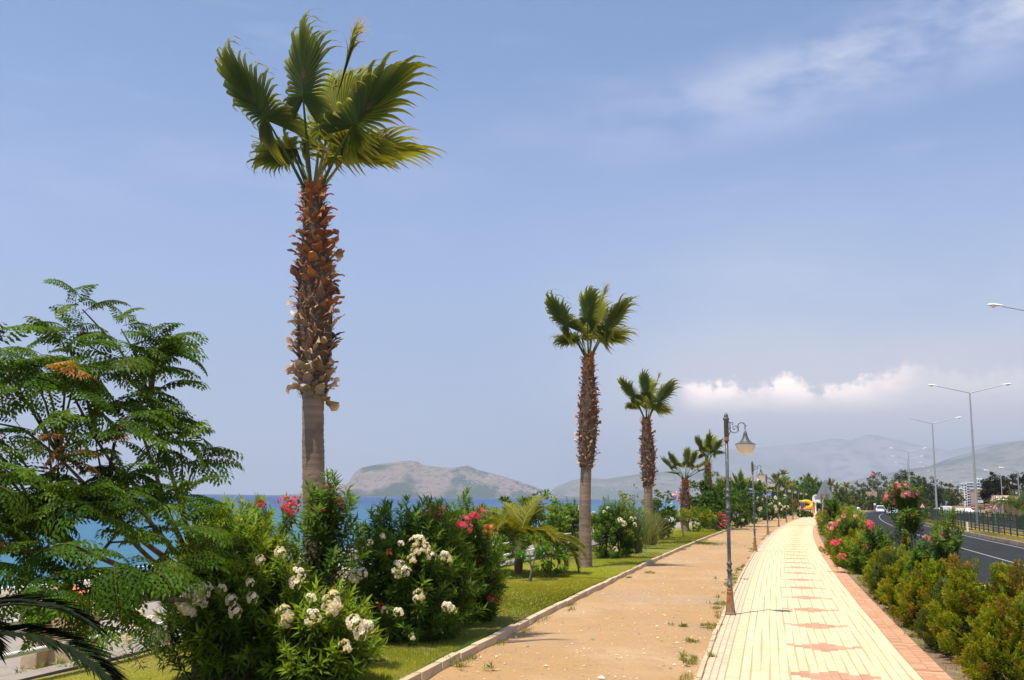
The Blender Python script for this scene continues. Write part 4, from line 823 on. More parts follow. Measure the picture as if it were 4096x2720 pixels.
for (u, v, y, kd) in TIPS:
    v = v + max(0, 1650 - v) * .16; tp = pt(u, v, y + r.normal(0, .25)); tp[0] -= .04 + .10 * (u > 600); tp = tp - base_c + r.normal(0, .13, 3); m_ = min(mains, key=lambda q: np.linalg.norm(q - tp) + (q[2] > tp[2]) * .8)
    midp = (m_ + tp) / 2 + np.array([0, 0, .1]); tw.tube([m_, midp, tp - np.array([0, 0, .05])], [.02, .014, .008], 5, cap=False)
    outd = nrm((tp - np.array([-.8, -2.2, 2.0])) * np.array([1, 1, .35]) + np.array([.35, -.25, .1]))
    nq = 6 if 1840 < v else 5
    for q in range(nq):
        a = math.atan2(outd[1], outd[0]) + (q - nq / 2 + .5) * .85 + r.normal(0, .22); e = r.normal(.22, .38) + (.3 if v < 1350 else 0) - (.35 if v > 2150 else 0)
        d = np.array([math.cos(a) * math.cos(e), math.sin(a) * math.cos(e), math.sin(e)]) + np.array([.16, 0, 0]); s_ = r.uniform(.72, 1.1) * (.8 if kd == 'd' else 1) * (.78 if v < 1420 else 1)
        Mx = frameM(tp + r.normal(0, .05, 3), d, (r.normal(0, .35), r.normal(0, .35), 1), s_)
        if nl < 296 and q in (1, 2, 3, 4):
            ms = MELm if kd == 'g' or (kd != 'g' and r.random() < .3) else MELy if kd == 'y' else MELd
            link('feather_leaf', ms[int(r.integers(len(ms)))], tree, M=Mx); nl += 1
        else:
            src = MEL[int(r.integers(4))]; A = np.array(Mx)
            V = np.concatenate(src.v); off = rest.n
            rest.v.append(V @ A[:3, :3].T + A[:3, 3]); rest.c.append(np.concatenate(src.c) * r.uniform(.7, 1.2)); 
            for ff, mm in zip(src.f, src.m): rest.f.append(ff + off); rest.m.append(mm)
            rest.n += len(V)
rest.obj('foliage', M['foliage'], tree, kind='stuff'); tw.obj('twigs', M['bark'], tree, kind='stuff')

# ------------------------------------------------------------------ cut hedge shrubs, clipped bushes, broad-leaved shrubs
def spray_mesh(seed, L, cA, cB, cT):
    """flat fern-like spray of a golden cypress"""
    r = np.random.default_rng(seed); mb = MB(); Pp, D, Ls, Cs = [], [], [], []
    for k in range(7):
        f = .1 + .9 * k / 6; 
        for sg in (-1, 1):
            q0 = np.array([0, 0, f * L * .8]); d = nrm(np.array([sg * .75, r.normal(0, .25), .75 + .3 * f])); l2 = L * .42 * (1.15 - f * .7)
            for m in range(4):
                g = (m + .5) / 4
                for s2 in (-1, 1):
                    Pp.append(q0 + d * l2 * g); D.append(nrm(d + s2 * np.array([-.4, r.normal(0, .5), .4 * sg]))); Ls.append(L * .17 * r.uniform(.8, 1.2)); h = f * .6 + g * .4
                    Cs.append((np.array(cA) * (1 - h) + np.array(cB) * h if r.random() < .9 else np.array(cT)) * r.uniform(.8, 1.25))
    leaves(mb, np.array(Pp), np.array(D), np.array([[.1, 1, .1]]) + r.normal(0, .3, (len(Pp), 3)), np.array(Ls), L * .065, np.array(Cs), .15, .5)
    return mb.mesh('leaf_spray', M['leaf'])
CY = [spray_mesh(k, .26, (.06, .115, .008), (.26, .315, .014), (.36, .20, .03)) for k in range(3)]
CO = [spray_mesh(5 + k, .24, (.09, .085, .02), (.30, .21, .03), (.45, .19, .04)) for k in range(2)]
CG = [spray_mesh(9 + k, .24, (.05, .085, .018), (.13, .17, .03), (.13, .12, .04)) for k in range(3)]
CL = [spray_mesh(12 + k, .22, (.10, .13, .015), (.26, .28, .02), (.55, .16, .02)) for k in range(2)]
def cut_shrub(name, label, u, v, y, rx, ry, h, n, sets, seed, group=HG, cat='shrub', ssz=1.0, pos=None):
    r = np.random.default_rng(seed)
    x = pt(u, v, y)[0] if pos is None else pos
    x = max(x, P_y(y, 3.5)[0] + rx * .9 + (.28 if y < 30 else 0))
    root = thing(name, label, cat, (x, y, -.02), 0, group)
    bl = [(r.normal(0, .35) * rx, r.normal(0, .35) * ry, r.uniform(.75, 1.05)) for _ in range(6)]
    n = min(n, 298)
    for k in range(n):
        a = k * 2.39996 + r.normal(0, .15); f = (k + .5) / n; zf = (1 - f) ** .75 * .95 + .04
        prof = math.sqrt(max(0.02, 1 - max(0, (zf - .35) / .65) ** 2)) * (1 - .35 * max(0, .3 - zf) / .3)
        lump = 1 + .24 * math.sin(a * 3 + seed) * math.cos(zf * 7 + a * 2 + seed) + .12 * math.sin(a * 7 + zf * 13) + (r.uniform(.1, .34) if r.random() < .10 else 0)
        rad = prof * lump * r.uniform(.8, 1.0)
        p = np.array([math.cos(a) * rad * rx, math.sin(a) * rad * ry, zf * h * (1 + .16 * math.sin(a * 2 + seed) + .08 * math.sin(a * 5 + 2 * seed) + (r.uniform(.05, .28) if r.random() < .12 else 0))])
        d = np.array([math.cos(a) * prof * .75, math.sin(a) * prof * .75, .55 + zf * .5]) + r.normal(0, .22, 3)
        ms = sets[int((.5 + .5 * math.sin(a * 1.5 + zf * 5 + seed)) ** 1.3 * r.uniform(.55, 1) * len(sets) * .999)]; s_ = ssz * r.uniform(.65, 1.5)
        d = d / np.linalg.norm(d)
        link('leaf_spray', ms[int(r.integers(len(ms)))], root, M=frameM(p - d * .16 * s_, d, (math.cos(a + 1.3), math.sin(a + 1.3), .1), s_) @ Matrix.Rotation(-math.pi / 2, 4, 'X') @ Matrix.Rotation(r.normal(0, .8), 4, 'Z'))
    mb = MB()
    for k in range(14):
        a = r.uniform(0, 6.28); q = np.array([math.cos(a) * rx * .6, math.sin(a) * ry * .6, h * r.uniform(.5, .85)])
        mb.tube([(q[0] * .1, q[1] * .1, -.05), q * np.array([.5, .5, .55]), q], [.02, .012, .006], 5)
    # dense inner foliage that closes the shrub
    m = 900; d = r.normal(size=(m, 3)); d = nrm(d); d[:, 2] = np.abs(d[:, 2]); rr = r.uniform(.45, .86, (m, 1))
    Pq = d * rr * np.array([rx, ry, h]); cA = np.array([.035, .05, .012])
    mb.obj('stems', M['stem'], root, kind='stuff')
    inner = MB(); leaves(inner, Pq, nrm(d + r.normal(0, .5, (m, 3))), r.normal(size=(m, 3)), .10 * max(h, .8), .045, cA[None] * r.uniform(.6, 1.6, (m, 1)), .2)
    inner.obj('foliage', M['foliage'], root, kind='stuff')
    return root
cut_shrub('golden_cypress', 'golden cypress shrub with orange-tipped sprays in the very corner of the hedge, nearest of all', 4075, 2600, 13.6, .62, .65, 1.0, 250, [CY, CY, CY, CO], 1)
cut_shrub('golden_cypress', 'biggest golden cypress shrub, yellow-green with rusty patches, next to the dull green mound', 3960, 2500, 16.2, .82, .8, 1.22, 296, [CY, CY, CY, CO], 2)
cut_shrub('golden_cypress', 'orange and straw coloured cypress shrub at the road edge behind the nearest one', 4110, 2400, 15.6, .42, .6, 1.3, 190, [CO, CY], 3)
cut_shrub('privet_mound', 'dull grey-green rounded shrub between two golden cypresses by the paving', 3745, 2480, 17.3, .62, .6, .95, 280, [CG], 4)
cut_shrub('golden_cypress', 'golden cypress shrub with brownish top behind the dull green mound', 3745, 2350, 20.2, .80, .7, 1.08, 280, [CY, CY, CO], 5)
cut_shrub('golden_cypress', 'small yellowed cypress shrub close to the red paving border, before the dull mound', 3605, 2450, 20.0, .36, .4, .85, 130, [CY, CO], 51)
cut_shrub('golden_cypress', 'loose yellow-green cypress shrub next to the dark round juniper', 3560, 2330, 23.2, .55, .5, 1.05, 170, [CY], 6)
cut_shrub('juniper', 'dark green round juniper above the small orange-flowered lantana', 3478, 2260, 25.8, .52, .5, 1.0, 240, [CG], 7)
cut_shrub('lantana', 'small yellow-green lantana with orange flecks at the foot of the dark juniper', 3468, 2320, 24.6, .40, .35, .52, 130, [CL], 8)
cut_shrub('golden_cypress', 'yellow-green cypress shrub behind the dark juniper', 3545, 2240, 27.5, .8, .6, 1.05, 200, [CY], 9)
cut_shrub('golden_cypress', 'yellow shrub deep in the hedge before the low pink oleander', 3300, 2120, 46, .8, .8, 1.0, 150, [CL, CY], 10, ssz=1.3)
cut_shrub('golden_cypress', 'golden shrub behind the dark oleander seedling of two sprigs', 3420, 2150, 38, .9, .7, 1.1, 170, [CY], 12, ssz=1.3)

def leafy_mass(blobs, n, L, Wd, cA, cB, seed, flat=.0, gap=.0, tipc=None):
    """one crown: leaves spread over many clumps (blobs: centre, radii); lighter young leaves at random"""
    r = np.random.default_rng(seed); vol = np.array([np.prod(b[1]) ** .6 for b in blobs]); vol /= vol.sum(); mb = MB()
    for (c_, rad), w in zip(blobs, vol):
        m = max(int(n * w), 12); nc = max(5, m // 45); cd = nrm(r.normal(size=(nc, 3))); cr = r.uniform(.45, 1.0, (nc, 1)) ** .5
        cc = cd * cr * np.array(rad) + np.array(c_); cs = r.uniform(.16, .36, nc) * min(rad); ccol = r.uniform(0, 1, nc)
        idx = r.integers(nc, size=m); off = nrm(r.normal(size=(m, 3))) * r.uniform(0, 1, (m, 1)) ** .5
        Pp = cc[idx] + off * cs[idx][:, None] * np.array([1.25, 1.25, .8])
        D = nrm(off + nrm(Pp - np.array(c_)) * .7 + r.normal(0, .5, (m, 3)) + np.array([0, 0, -.15])); N = r.normal(0, .55, (m, 3)) + np.array([0, 0, 1.0])
        g = np.clip(ccol[idx] * .6 + r.uniform(0, .5, m), 0, 1)[:, None]
        col = (np.array(cA) * (1 - g) + np.array(cB) * g) * r.uniform(.75, 1.3, (m, 1))
        leaves(mb, Pp, D, N, L * r.uniform(.7, 1.3, m), Wd, col, .2)
    return mb
def shrub(name, label, pos, blobs, n, L, Wd, cA, cB, seed, cat='shrub', group=None, trunk=None, flowers=None):
    root = thing(name, label, cat, (pos[0], pos[1], 0), 0, group)
    leafy_mass(blobs, n, L, Wd, cA, cB, seed).obj('crown', M['foliage'], root)
    mb = MB(); r = np.random.default_rng(seed)
    for (c_, rad) in blobs[:8]:
        c_ = np.array(c_, float); b = np.array([c_[0] * .15, c_[1] * .15, -.1]); tr = trunk or .035
        mb.tube([b, (b * .6 + c_ * .4) + r.normal(0, .04, 3), c_], [tr, tr * .7, tr * .3], 6)
    mb.obj('trunk', M['bark'], root)
    if flowers:
        fm = FL[flowers[0]]
        for k in range(flowers[1]):
            c_, rad = blobs[int(r.integers(len(blobs)))]; d = nrm(np.array([r.normal(0, .6), -abs(r.normal(0, 1)) - .2, r.normal(.2, .6)]))
            link('flower_cluster', fm[int(r.integers(len(fm)))], root, M=frameM(np.array(c_) + d * np.array(rad) * .98, d, (0, .1, 1), flowers[2]) @ Matrix.Rotation(-math.pi / 2, 4, 'X'))
    return root
q = at(2115, 2322)
shrub('hibiscus', 'small hibiscus with a slanting dark stem on the lawn under the feather palm', q, [((.0, .2, .85), (.38, .35, .4)), ((.25, .3, .95), (.35, .35, .35))], 800, .075, .05, (.03, .10, .012), (.11, .24, .02), 3, group='small lawn bushes', trunk=.045, flowers=('salmon', 1, .6))
q = at(2200, 2318)
shrub('hibiscus', 'glossy light green hibiscus bush next to the slanting-stemmed one', (q[0], q[1] + .8), [((.0, .0, .65), (.42, .4, .42)), ((.3, .0, .45), (.35, .35, .35)), ((-.2, 0, .45), (.3, .3, .35)), ((.1, 0, .95), (.3, .3, .25))], 1500, .075, .05, (.04, .13, .012), (.15, .30, .022), 4, group='small lawn bushes', flowers=('salmon', 2, .6))
# broom plant: tall thin blades
def broom(name, label, x, y, h, n, spread, cA, cB, seed, wd=.012):
    r = np.random.default_rng(seed); root = thing(name, label, 'plant', (x, y, 0)); mb = MB(); ns = 6; s = np.linspace(0, 1, ns)
    for k in range(n):
        a = r.uniform(0, 6.28); t_ = abs(r.normal(0, .5)) * spread; L = h * r.uniform(.6, 1.1); b = np.array([r.normal(0, .14), r.normal(0, .14), -.03])
        ang = t_ * (.5 + s * 1.0); c = b + np.stack([np.cumsum(np.sin(ang)) * math.cos(a), np.cumsum(np.sin(ang)) * math.sin(a), np.cumsum(np.cos(ang))], -1) * L / ns + np.array([.12, 0, 0]) * (s ** 2)[:, None] * L
        sd = np.array([math.sin(a + r.normal(0, .6)), -math.cos(a), 0]) * wd / 2; w = (1 - s ** 2)[:, None]
        v = np.concatenate([c - sd * w, c + sd * w]); col = (np.array(cA) + (np.array(cB) - np.array(cA)) * r.random()) * r.uniform(.8, 1.2)
        mb.add(v, [[i, i + 1, ns + i + 1, ns + i] for i in range(ns - 1)], col)
    mb.obj('leaves', M['foliage'], root); return root
q = at(2540, 2235)
broom('broom_plant', 'grey-green broom plant of thin upright blades at the third palm', q[0], q[1] + .5, 2.0, 900, .55, (.07, .11, .035), (.16, .21, .07), 3, .02)
broom('broom_plant', 'paler drooping grass tussock hiding the foot of the third palm', pt(2600, 2100, 50)[0], 50, 1.9, 500, .8, (.15, .18, .06), (.26, .27, .09), 4, .024)
q = at(2672, 2152)
shrub('topiary', 'clipped dark topiary bush shaped like a vase, standing alone on the lawn', (q[0], q[1]), [((0, 0, 1.25), (.52, .5, .5)), ((.05, 0, 1.55), (.55, .5, .35)), ((0, 0, .8), (.40, .4, .4)), ((0, 0, .4), (.24, .24, .3))], 2600, .075, .05, (.05, .06, .014), (.15, .155, .03), 6, trunk=.06)
q = at(2738, 2147)
shrub('sapling', 'thin-stemmed sapling with a small olive crown before the yellow-green bush', (q[0], q[1]), [((-.25, 0, 1.25), (.35, .35, .35)), ((-.1, 0, 1.0), (.3, .3, .25)), ((-.35, 0, 1.5), (.4, .4, .25))], 700, .085, .05, (.09, .10, .012), (.24, .24, .025), 7, cat='tree', trunk=.03)
q = at(2780, 2128); R3 = np.random.default_rng(3)
shrub('spindle_bush', 'broad yellow-green bush on the lawn behind the sapling', (q[0], q[1] + .6), [((R3.uniform(-1.3, 1.3), R3.uniform(-.6, .6), R3.uniform(.5, 1.55)), (.6, .55, .5)) for _ in range(12)], 5200, .10, .065, (.06, .12, .010), (.32, .36, .018), 8)
def mound(label, u, y, w, h, n, cA, cB, seed, L=.16, flowers=None, name='shrub', group='green shrubs along the lawn', cat='shrub', zoff=0, nb=12, asp=.8, tr=.05, Wk=.55):
    r = np.random.default_rng(seed); x = pt(u, 2000, y)[0]
    bl = [((r.uniform(-1, 1) * w * .36, r.uniform(-1, 1) * w * .3, zoff + h * r.uniform(.25, .8)), (w * r.uniform(.18, .28), w * .24, h * r.uniform(.16, .26))) for _ in range(nb)]
    bl += [((0, 0, zoff + h * .42), (w * .33, w * .3, h * .34)), ((r.normal(0, .1) * w, 0, zoff + h * .85), (w * .2, w * .2, h * .16))]
    return shrub(name, label, (x, y), bl, n, L, L * Wk, cA, cB, seed, cat, group, trunk=tr, flowers=flowers)
GD, GL = (.022, .058, .008), (.11, .20, .018)
mound('feathery light green shrub behind the young feather palm, against the sea', 2195, 44, 2.6, 2.6, 2300, (.05, .11, .012), (.17, .27, .02), 21, .16)
mound('dark shrub close behind the young feather palm', 2040, 44, 3.0, 2.4, 2200, GD, GL, 121, .18)
mound('low dark shrub at the foot of the young feather palm', 1990, 38, 2.2, 1.5, 1500, GD, GL, 123, .17)
mound('dark shrub filling the gap between the feather palm and the second palm', 2310, 48, 2.8, 2.3, 2000, GD, GL, 122, .18)
mound('yellow-green shrub peeping above the broom plant', 2490, 52, 2.2, 2.7, 1800, (.09, .13, .012), (.28, .31, .02), 22, .14)
mound('thin sprig of a light green shrub standing above the broom plant', 2530, 50, .7, 3.1, 260, (.09, .14, .02), (.22, .28, .03), 23, .16, nb=6)
mound('dense green shrub beside the third palm trunk', 2640, 62, 2.3, 3.0, 2600, GD, GL, 24, .17)
mound('shrub with orange-red blossom behind the topiary', 2640, 72, 1.8, 1.5, 900, GD, GL, 25, .14, flowers=('salmon', 5, 1.6))
mound('great dark green feathery tree behind the nearest iron lamp', 2850, 86, 5.6, 4.6, 6500, GD, GL, 26, .26, name='bead_tree', cat='tree', group='dark trees behind the lamps', tr=.12, nb=18)
mound('dark green tree on the lamp side of the great feathery one', 2960, 96, 5.0, 4.4, 5200, GD, (.075, .15, .02), 27, .26, name='bead_tree', cat='tree', group='dark trees behind the lamps', tr=.12, nb=16)
mound('low dark oleander with red bloom before the great feathery tree', 2868, 80, 1.7, 1.7, 1000, GD, GL, 28, .16, flowers=('pink', 9, 2.0))
mound('low dark oleander with white bloom before the great feathery tree', 2898, 86, 1.6, 1.6, 900, GD, GL, 29, .16, flowers=('white', 8, 2.0))
mound('dark bush on the lawn edge right under the second dark tree', 2955, 90, 2.6, 1.7, 1200, GD, (.05, .11, .015), 30, .17, flowers=('white', 3, 1.8))
FARB = [(3010, 118, 4.2, 3.0, 'white', 'flowering bush with white blossom behind the second iron lamp'), (3055, 128, 3.4, 2.8, 'pink', 'flowering bush with red blossom between the second and third lamps'), (3080, 126, 3.0, 2.4, 'white', 'flowering bush with big white blossom beside the third lamp'), (3115, 140, 4.4, 3.4, 'white', 'dark bush with pale blossom by the fourth lamp'), (3135, 158, 4.4, 3.2, 'red', 'bush with dull red blossom by the fifth lamp'), (3162, 168, 3.6, 3.2, 'red', 'bush with dark red blossom by the sixth lamp'), (3215, 152, 2.4, 1.0, None, 'low green hedge bush in front of the yellow slide')]
for k, (u, y, w, h, fc, lb) in enumerate(FARB): mound(lb, u, y, w, h, 1700, GD, (.09, .16, .02), 40 + k, .26, flowers=(fc, 12, 3.0) if fc else None, group='flowering bushes toward the playground')
for k, (u, y, w, h, lb) in enumerate([(3130, 195, 13, 6.5, 'dark green tree mass behind the fourth and fifth lamps'), (3165, 215, 12, 7.5, 'green tree behind the bushy far palms'), (3205, 232, 12, 8.0, 'dark green tree over the yellow slide'), (3240, 250, 11, 8.0, 'dark green tree behind the white gateway'), (3085, 180, 9, 5.5, 'green tree behind the third lamp')]):
    mound(lb, u, y, w, h, 3200, GD, (.07, .14, .018), 60 + k, .42, name='broadleaf_tree', cat='tree', group='trees by the playground', tr=.2)

# trees and scrub beyond the road
TB = [(3520, 330, 17, 11.0, (.045, .06, .015), (.12, .135, .035), 'broad olive-green tree beside the beige tower'), (3575, 345, 15, 12.2, (.035, .05, .015), (.10, .115, .03), 'tall olive-green tree in the middle of the grove before the hills'), (3640, 335, 13, 12.6, (.025, .04, .012), (.07, .09, .022), 'dark tree behind the crowd of street lights'), (3690, 350, 13, 11.5, (.028, .045, .012), (.08, .10, .025), 'dark tree near the first warning sign'), (3722, 320, 10, 10.5, (.022, .038, .012), (.065, .085, .02), 'dark tree behind the second double-arm light'),
      (3772, 380, 12, 9.4, (.04, .06, .015), (.11, .13, .03), 'olive-green tree in front of the pale apartment tower'), (3812, 360, 8, 6.6, (.04, .06, .015), (.12, .14, .03), 'olive-green tree below the blue hotel'), (3460, 306, 15, 3.4, (.04, .07, .012), (.10, .14, .022), 'low green scrub under the beige tower'), (3560, 290, 18, 4.5, (.035, .06, .012), (.09, .13, .022), 'green scrub behind the white cars'), (3640, 290, 14, 4.0, (.035, .05, .012), (.09, .12, .022), 'scrub behind the first warning sign'),
      (3415, 285, 12, 4.4, (.04, .08, .012), (.09, .16, .02), 'round green tree above the silver car'), (3345, 250, 14, 5.2, (.05, .07, .02), (.12, .14, .035), 'dusty green scrub behind the triangular sign'), (3300, 220, 10, 4.6, (.04, .06, .015), (.10, .13, .03), 'green scrub by the white gateway')]
for k, (u, y, w, h, cA, cB, lb) in enumerate(TB): mound(lb, u, y, w, h, 3400, cA, cB, 80 + k, .62, name='broadleaf_tree', cat='tree', group='trees beyond the road bend', tr=.25, nb=14)
for (u, vt, y, w, h, s_, lb) in [(3996, 1890, 190, 5.6, 6.6, 90, 'big dark pine with a full crown behind the restaurant'), (4075, 1895, 185, 5.6, 4.4, 91, 'dark pine with gappy branches at the edge of the view')]:
    zt = pt(u, vt, y)[2]; mound(lb, u, y, w, h, 6500 if w < 5.61 and h > 5 else 1900, (.014, .018, .008), (.05, .05, .022), s_, .36, name='pine_tree', cat='tree', group='pines behind the restaurant', zoff=zt - h, tr=.3, nb=16)
for k, (u, y, w, h, lb) in enumerate([(3960, 118, 3.6, 1.5, 'olive shrub on the median under the second warning sign'), (3710, 170, 4.5, 2.0, 'low shrub on the median under the first warning sign'), (3640, 190, 5, 2.2, 'low shrub on the median behind the tall pink oleander'), (4050, 160, 9, 4.4, 'green bush under the dark pines')]): mound(lb, u, y, w, h, 1400, (.06, .075, .012), (.17, .18, .025), 100 + k, .2, group='shrubs on the median')
mound('dark cypress before the beige tower', 3487, 288, 1.6, 5.0, 700, (.015, .025, .01), (.03, .045, .015), 110, .3, name='cypress', cat='tree', group=None, nb=6)
mound('small yellow clipped tree in tiers above the silver car', 3418, 262, 2.2, 4.2, 700, (.12, .15, .01), (.34, .36, .02), 111, .22, name='topiary', cat='shrub', group=None, nb=5)
# far-off wood that closes the horizon between the objects
def wood(name, u0, u1, y, h, n, cA, cB, seed):
    r = np.random.default_rng(seed); bl = []
    for k in range(26):
        u = u0 + (u1 - u0) * (k + r.uniform(0, 1)) / 26; yy = y * r.uniform(.95, 1.1); q = pt(u, 2000, yy); hh = h * r.uniform(.6, 1.15)
        bl.append(((q[0], yy, hh * .5), (h * .9, h * .7, hh * .5)))
    leafy_mass(bl, n, h * .09, h * .06, cA, cB, seed).obj(name, M['foliage'], kind='stuff')
wood('far_wood', 3250, 3820, 520, 6, 9000, (.04, .055, .02), (.10, .115, .04), 5)
wood('beach_scrub', 2980, 3330, 300, 5.5, 8000, GD, (.08, .13, .02), 6)

# ------------------------------------------------------------------ iron lamps along the path
def octo(mb, z0, z1, r0, r1, col=(1, 1, 1), mi=0): mb.lathe([(0, z0), (r0, z0), (r1, z1), (0, z1)], 8, col=col, mi=mi)
def ring(z, r, h=.03): return [(r * .72, z - h), (r, z - h * .6), (r, z + h * .6), (r * .72, z + h)]
def make_lamp():
    root = thing('street_lamp', '', 'street lamp', (0, 0, 0), 0, 'iron lamps along the paved path')
    mb = MB(); mb.lathe([(0, 0), (.125, 0), (.125, .035), (.105, .06), (.062, .43), (.072, .45), (.072, .48), (.055, .50), (.066, .53), (.05, .57), (0, .57)], 8)
    mb.obj('lamp_base', M['rust'], root, smooth=False)
    prof = [(0, .5), (.048, .56)]
    for z, r_ in ((.62, .062), (.92, .062), (1.06, .060)): prof += [(.044, z - .05), *ring(z, r_)]
    prof += [(.052, .75), (.052, .80)] if False else []
    prof += [(.039, 1.13), (.037, 2.05)]
    for z, r_ in ((2.14, .058), (2.23, .062), (2.47, .060), (2.60, .054)): prof += [(.042, z - .045), *ring(z, r_, .026)]
    prof += [(.036, 2.68), (.035, 3.70), (.0, 3.70)]
    MB().lathe(prof, 14).obj('pole', M['iron'], root)
    MB().lathe([(0, 3.66), (.050, 3.66), (.052, 3.70), (.046, 3.73), (.052, 3.75), (0, 3.75)], 14).obj('collar', M['rust'], root)
    MB().lathe([(0, 3.75), (.050, 3.75), (.052, 4.12), (.064, 4.13), (.066, 4.16), (.050, 4.18), (.045, 4.2), (.05, 4.215), (.035, 4.25), (.012, 4.285), (0, 4.29)], 14).obj('finial', M['iron'], root)
    mb = MB()
    th = np.linspace(0, 1, 20)
    sp_ = lambda cx, cz, r0, r1, a0, a1: np.stack([cx + (r0 + (r1 - r0) * th) * np.cos(a0 + (a1 - a0) * th), 0 * th, cz + (r0 + (r1 - r0) * th) * np.sin(a0 + (a1 - a0) * th)], -1)
    mb.tube([(.05, 0, 3.80), (.075, 0, 3.86), (.10, 0, 3.89)], .012, 6)
    mb.tube(sp_(.165, 3.945, .095, .095, 2.6, 6.9), .011, 6)                 # big C scroll
    mb.tube(sp_(.175, 3.95, .065, .012, -.4, 6.2), .009, 6)                # inner curl
    mb.tube([(.05, 0, 4.10), (.075, 0, 4.07), (.08, 0, 4.0), (.085, 0, 3.93)], .011, 6)
    mb.tube(sp_(.12, 4.045, .04, .012, 3.1, -1.8), .009, 6)
    mb.tube([(.245, 0, 3.99), (.255, 0, 4.03), *[(.325 + .075 * math.cos(a), 0, 4.005 + .065 * math.sin(a)) for a in np.linspace(2.6, -.15, 10)], (.40, 0, 3.93), (.40, 0, 3.90)], .012, 6)
    mb.tube([(.395, 0, 4.0), (.43, 0, 4.005), (.45, 0, 4.02)], [.008, .006, .003], 5); mb.tube([(.23, 0, 3.88), (.265, 0, 3.895), (.28, 0, 3.885)], [.009, .007, .003], 5)
    mb.obj('bracket', M['iron'], root)
    MB().lathe([(.0, 3.905), (.022, 3.90), (.024, 3.87), (.034, 3.86), (.04, 3.83), (.055, 3.77), (.085, 3.70), (.135, 3.645), (.200, 3.615), (.226, 3.607), (.228, 3.598), (.212, 3.596), (.212, 3.602)], 24, c=(.40, 0, 0)).obj('lamp_shade', M['iron'], root)
    a = np.linspace(0, math.pi / 2, 10)
    MB().lathe([(.210 * math.cos(q), 3.600 - .225 * math.sin(q)) for q in a], 24, c=(.40, 0, 0)).obj('globe', M['globe'], root)
    return root
LS = [(2922, 2460), (3021, 2207), (3072, 2140), (3115, 2107), (3146, 2089), (3172, 2078), (3196, 2068), (3218, 2062)]
LN = ['nearest iron lamp with rusty flared base and white bowl globe at the path edge', 'second iron lamp along the path, half as tall in view as the nearest', 'third iron lamp along the path, before the blossoming bushes', 'fourth iron lamp along the path', 'fifth iron lamp along the path', 'sixth iron lamp along the path', 'seventh iron lamp along the path, before the yellow slide', 'last iron lamp of the row, in front of the yellow slide']
lamp = make_lamp()
for k, uv in enumerate(LS):
    o = lamp if k == 0 else copy_tree(lamp); p = at(*uv); o.location = (p[0], p[1], .0); o['label'] = LN[k]; o.rotation_euler = (R(random.uniform(-.5, .5)), R(random.uniform(-.5, .5)), R(random.uniform(-6, 6)) - .08)

# ------------------------------------------------------------------ tall road lights
def make_pole(Hh, arms, arm_len, rise, two=True):
    root = thing('road_light', '', 'street light', (0, 0, 0)); mb = MB()
    mb.tube([(0, 0, -.05), (0, 0, .4), (0, 0, Hh)], [.16 * Hh / 14 + .02, .14 * Hh / 14 + .02, .065], 10); mb.obj('pole', M['steel'], root)
    MB().box((0, 0, .03), (.5, .5, .06)).obj('foot_plate', M['steel'], root)
    for sgn in arms:
        MB().tube([(0, 0, Hh - .02), (sgn * arm_len, 0, Hh + rise)], [.05, .035], 7).obj('arm', M['steel'], root)
        mb = MB(); x0 = sgn * (arm_len - .05); s = np.linspace(0, 1, 9)
        w = np.interp(s, [0, .2, .6, .9, 1], [.07, .11, .19, .15, .03]); x = x0 + sgn * s * .95; z = Hh + rise + .04 + .16 * s * (rise / arm_len) * 2
        ring_ = [np.stack([x, w * math.cos(a), z + np.maximum(math.sin(a), 0) * w * .75 - max(-math.sin(a), 0) * .03], -1) for a in np.arange(10) * .6283]
        V = np.stack(ring_, 1); i = np.arange(8)[:, None] * 10; j = np.arange(10)[None]
        f = np.stack([i + j, i + (j + 1) % 10, i + 10 + (j + 1) % 10, i + 10 + j], -1).reshape(-1, 4)
        hd = mb.add(V.reshape(-1, 3), f).obj('lamp_head', M['white'], root)
        a = np.linspace(0, math.pi / 2, 6); lm = MB().lathe([(.15 * math.cos(q), -.13 * math.sin(q)) for q in a], 12, c=(x0 + sgn * .58, 0, z[5] - .02)); lm.obj('lens', M['globe'], hd)
    return root
POLES = [(61, None, 'double-arm street light nearest the camera, only its lamp head reaching into view'), (105, 3905, 'tallest double-arm street light standing whole behind the median fence'), (147, 3746, 'second whole double-arm street light, one lamp head missing'), (232, 3643, 'third whole double-arm street light above the tall pink oleander'), (273, 3638, 'fourth double-arm street light, close behind the third'), (315, 3642, 'fifth double-arm street light above the dark trees'), (355, 3656, 'sixth double-arm street light'), (400, 3680, 'seventh double-arm street light'), (445, 3710, 'eighth double-arm street light'), (500, 3742, 'ninth double-arm street light'), (570, 3784, 'tenth double-arm street light, before the pale apartment tower'), (650, 3822, 'farthest double-arm street light, before the blue hotel')]
pole2 = make_pole(13.9, (-1, 1), 3.2, .75)
for k, (y, u, lb) in enumerate(POLES):
    if k == 2:
        o = make_pole(13.9, (1,), 3.2, .75); MB().tube([(0, 0, 13.88), (-3.2, 0, 14.65)], [.05, .035], 7).obj('arm', M['steel'], o)
    else: o = pole2 if k == 0 else copy_tree(pole2)
    x = (P_y(y, 18.6)[0] + 0.9 if u is None else pt(u, 2010, y)[0]); o.location = (x, y, 0); o.rotation_euler = (0, 0, R(-14)); o['label'] = lb; o['group'] = 'double-arm lights on the median'
pole1 = make_pole(8.2, (-1,), 2.0, .55)
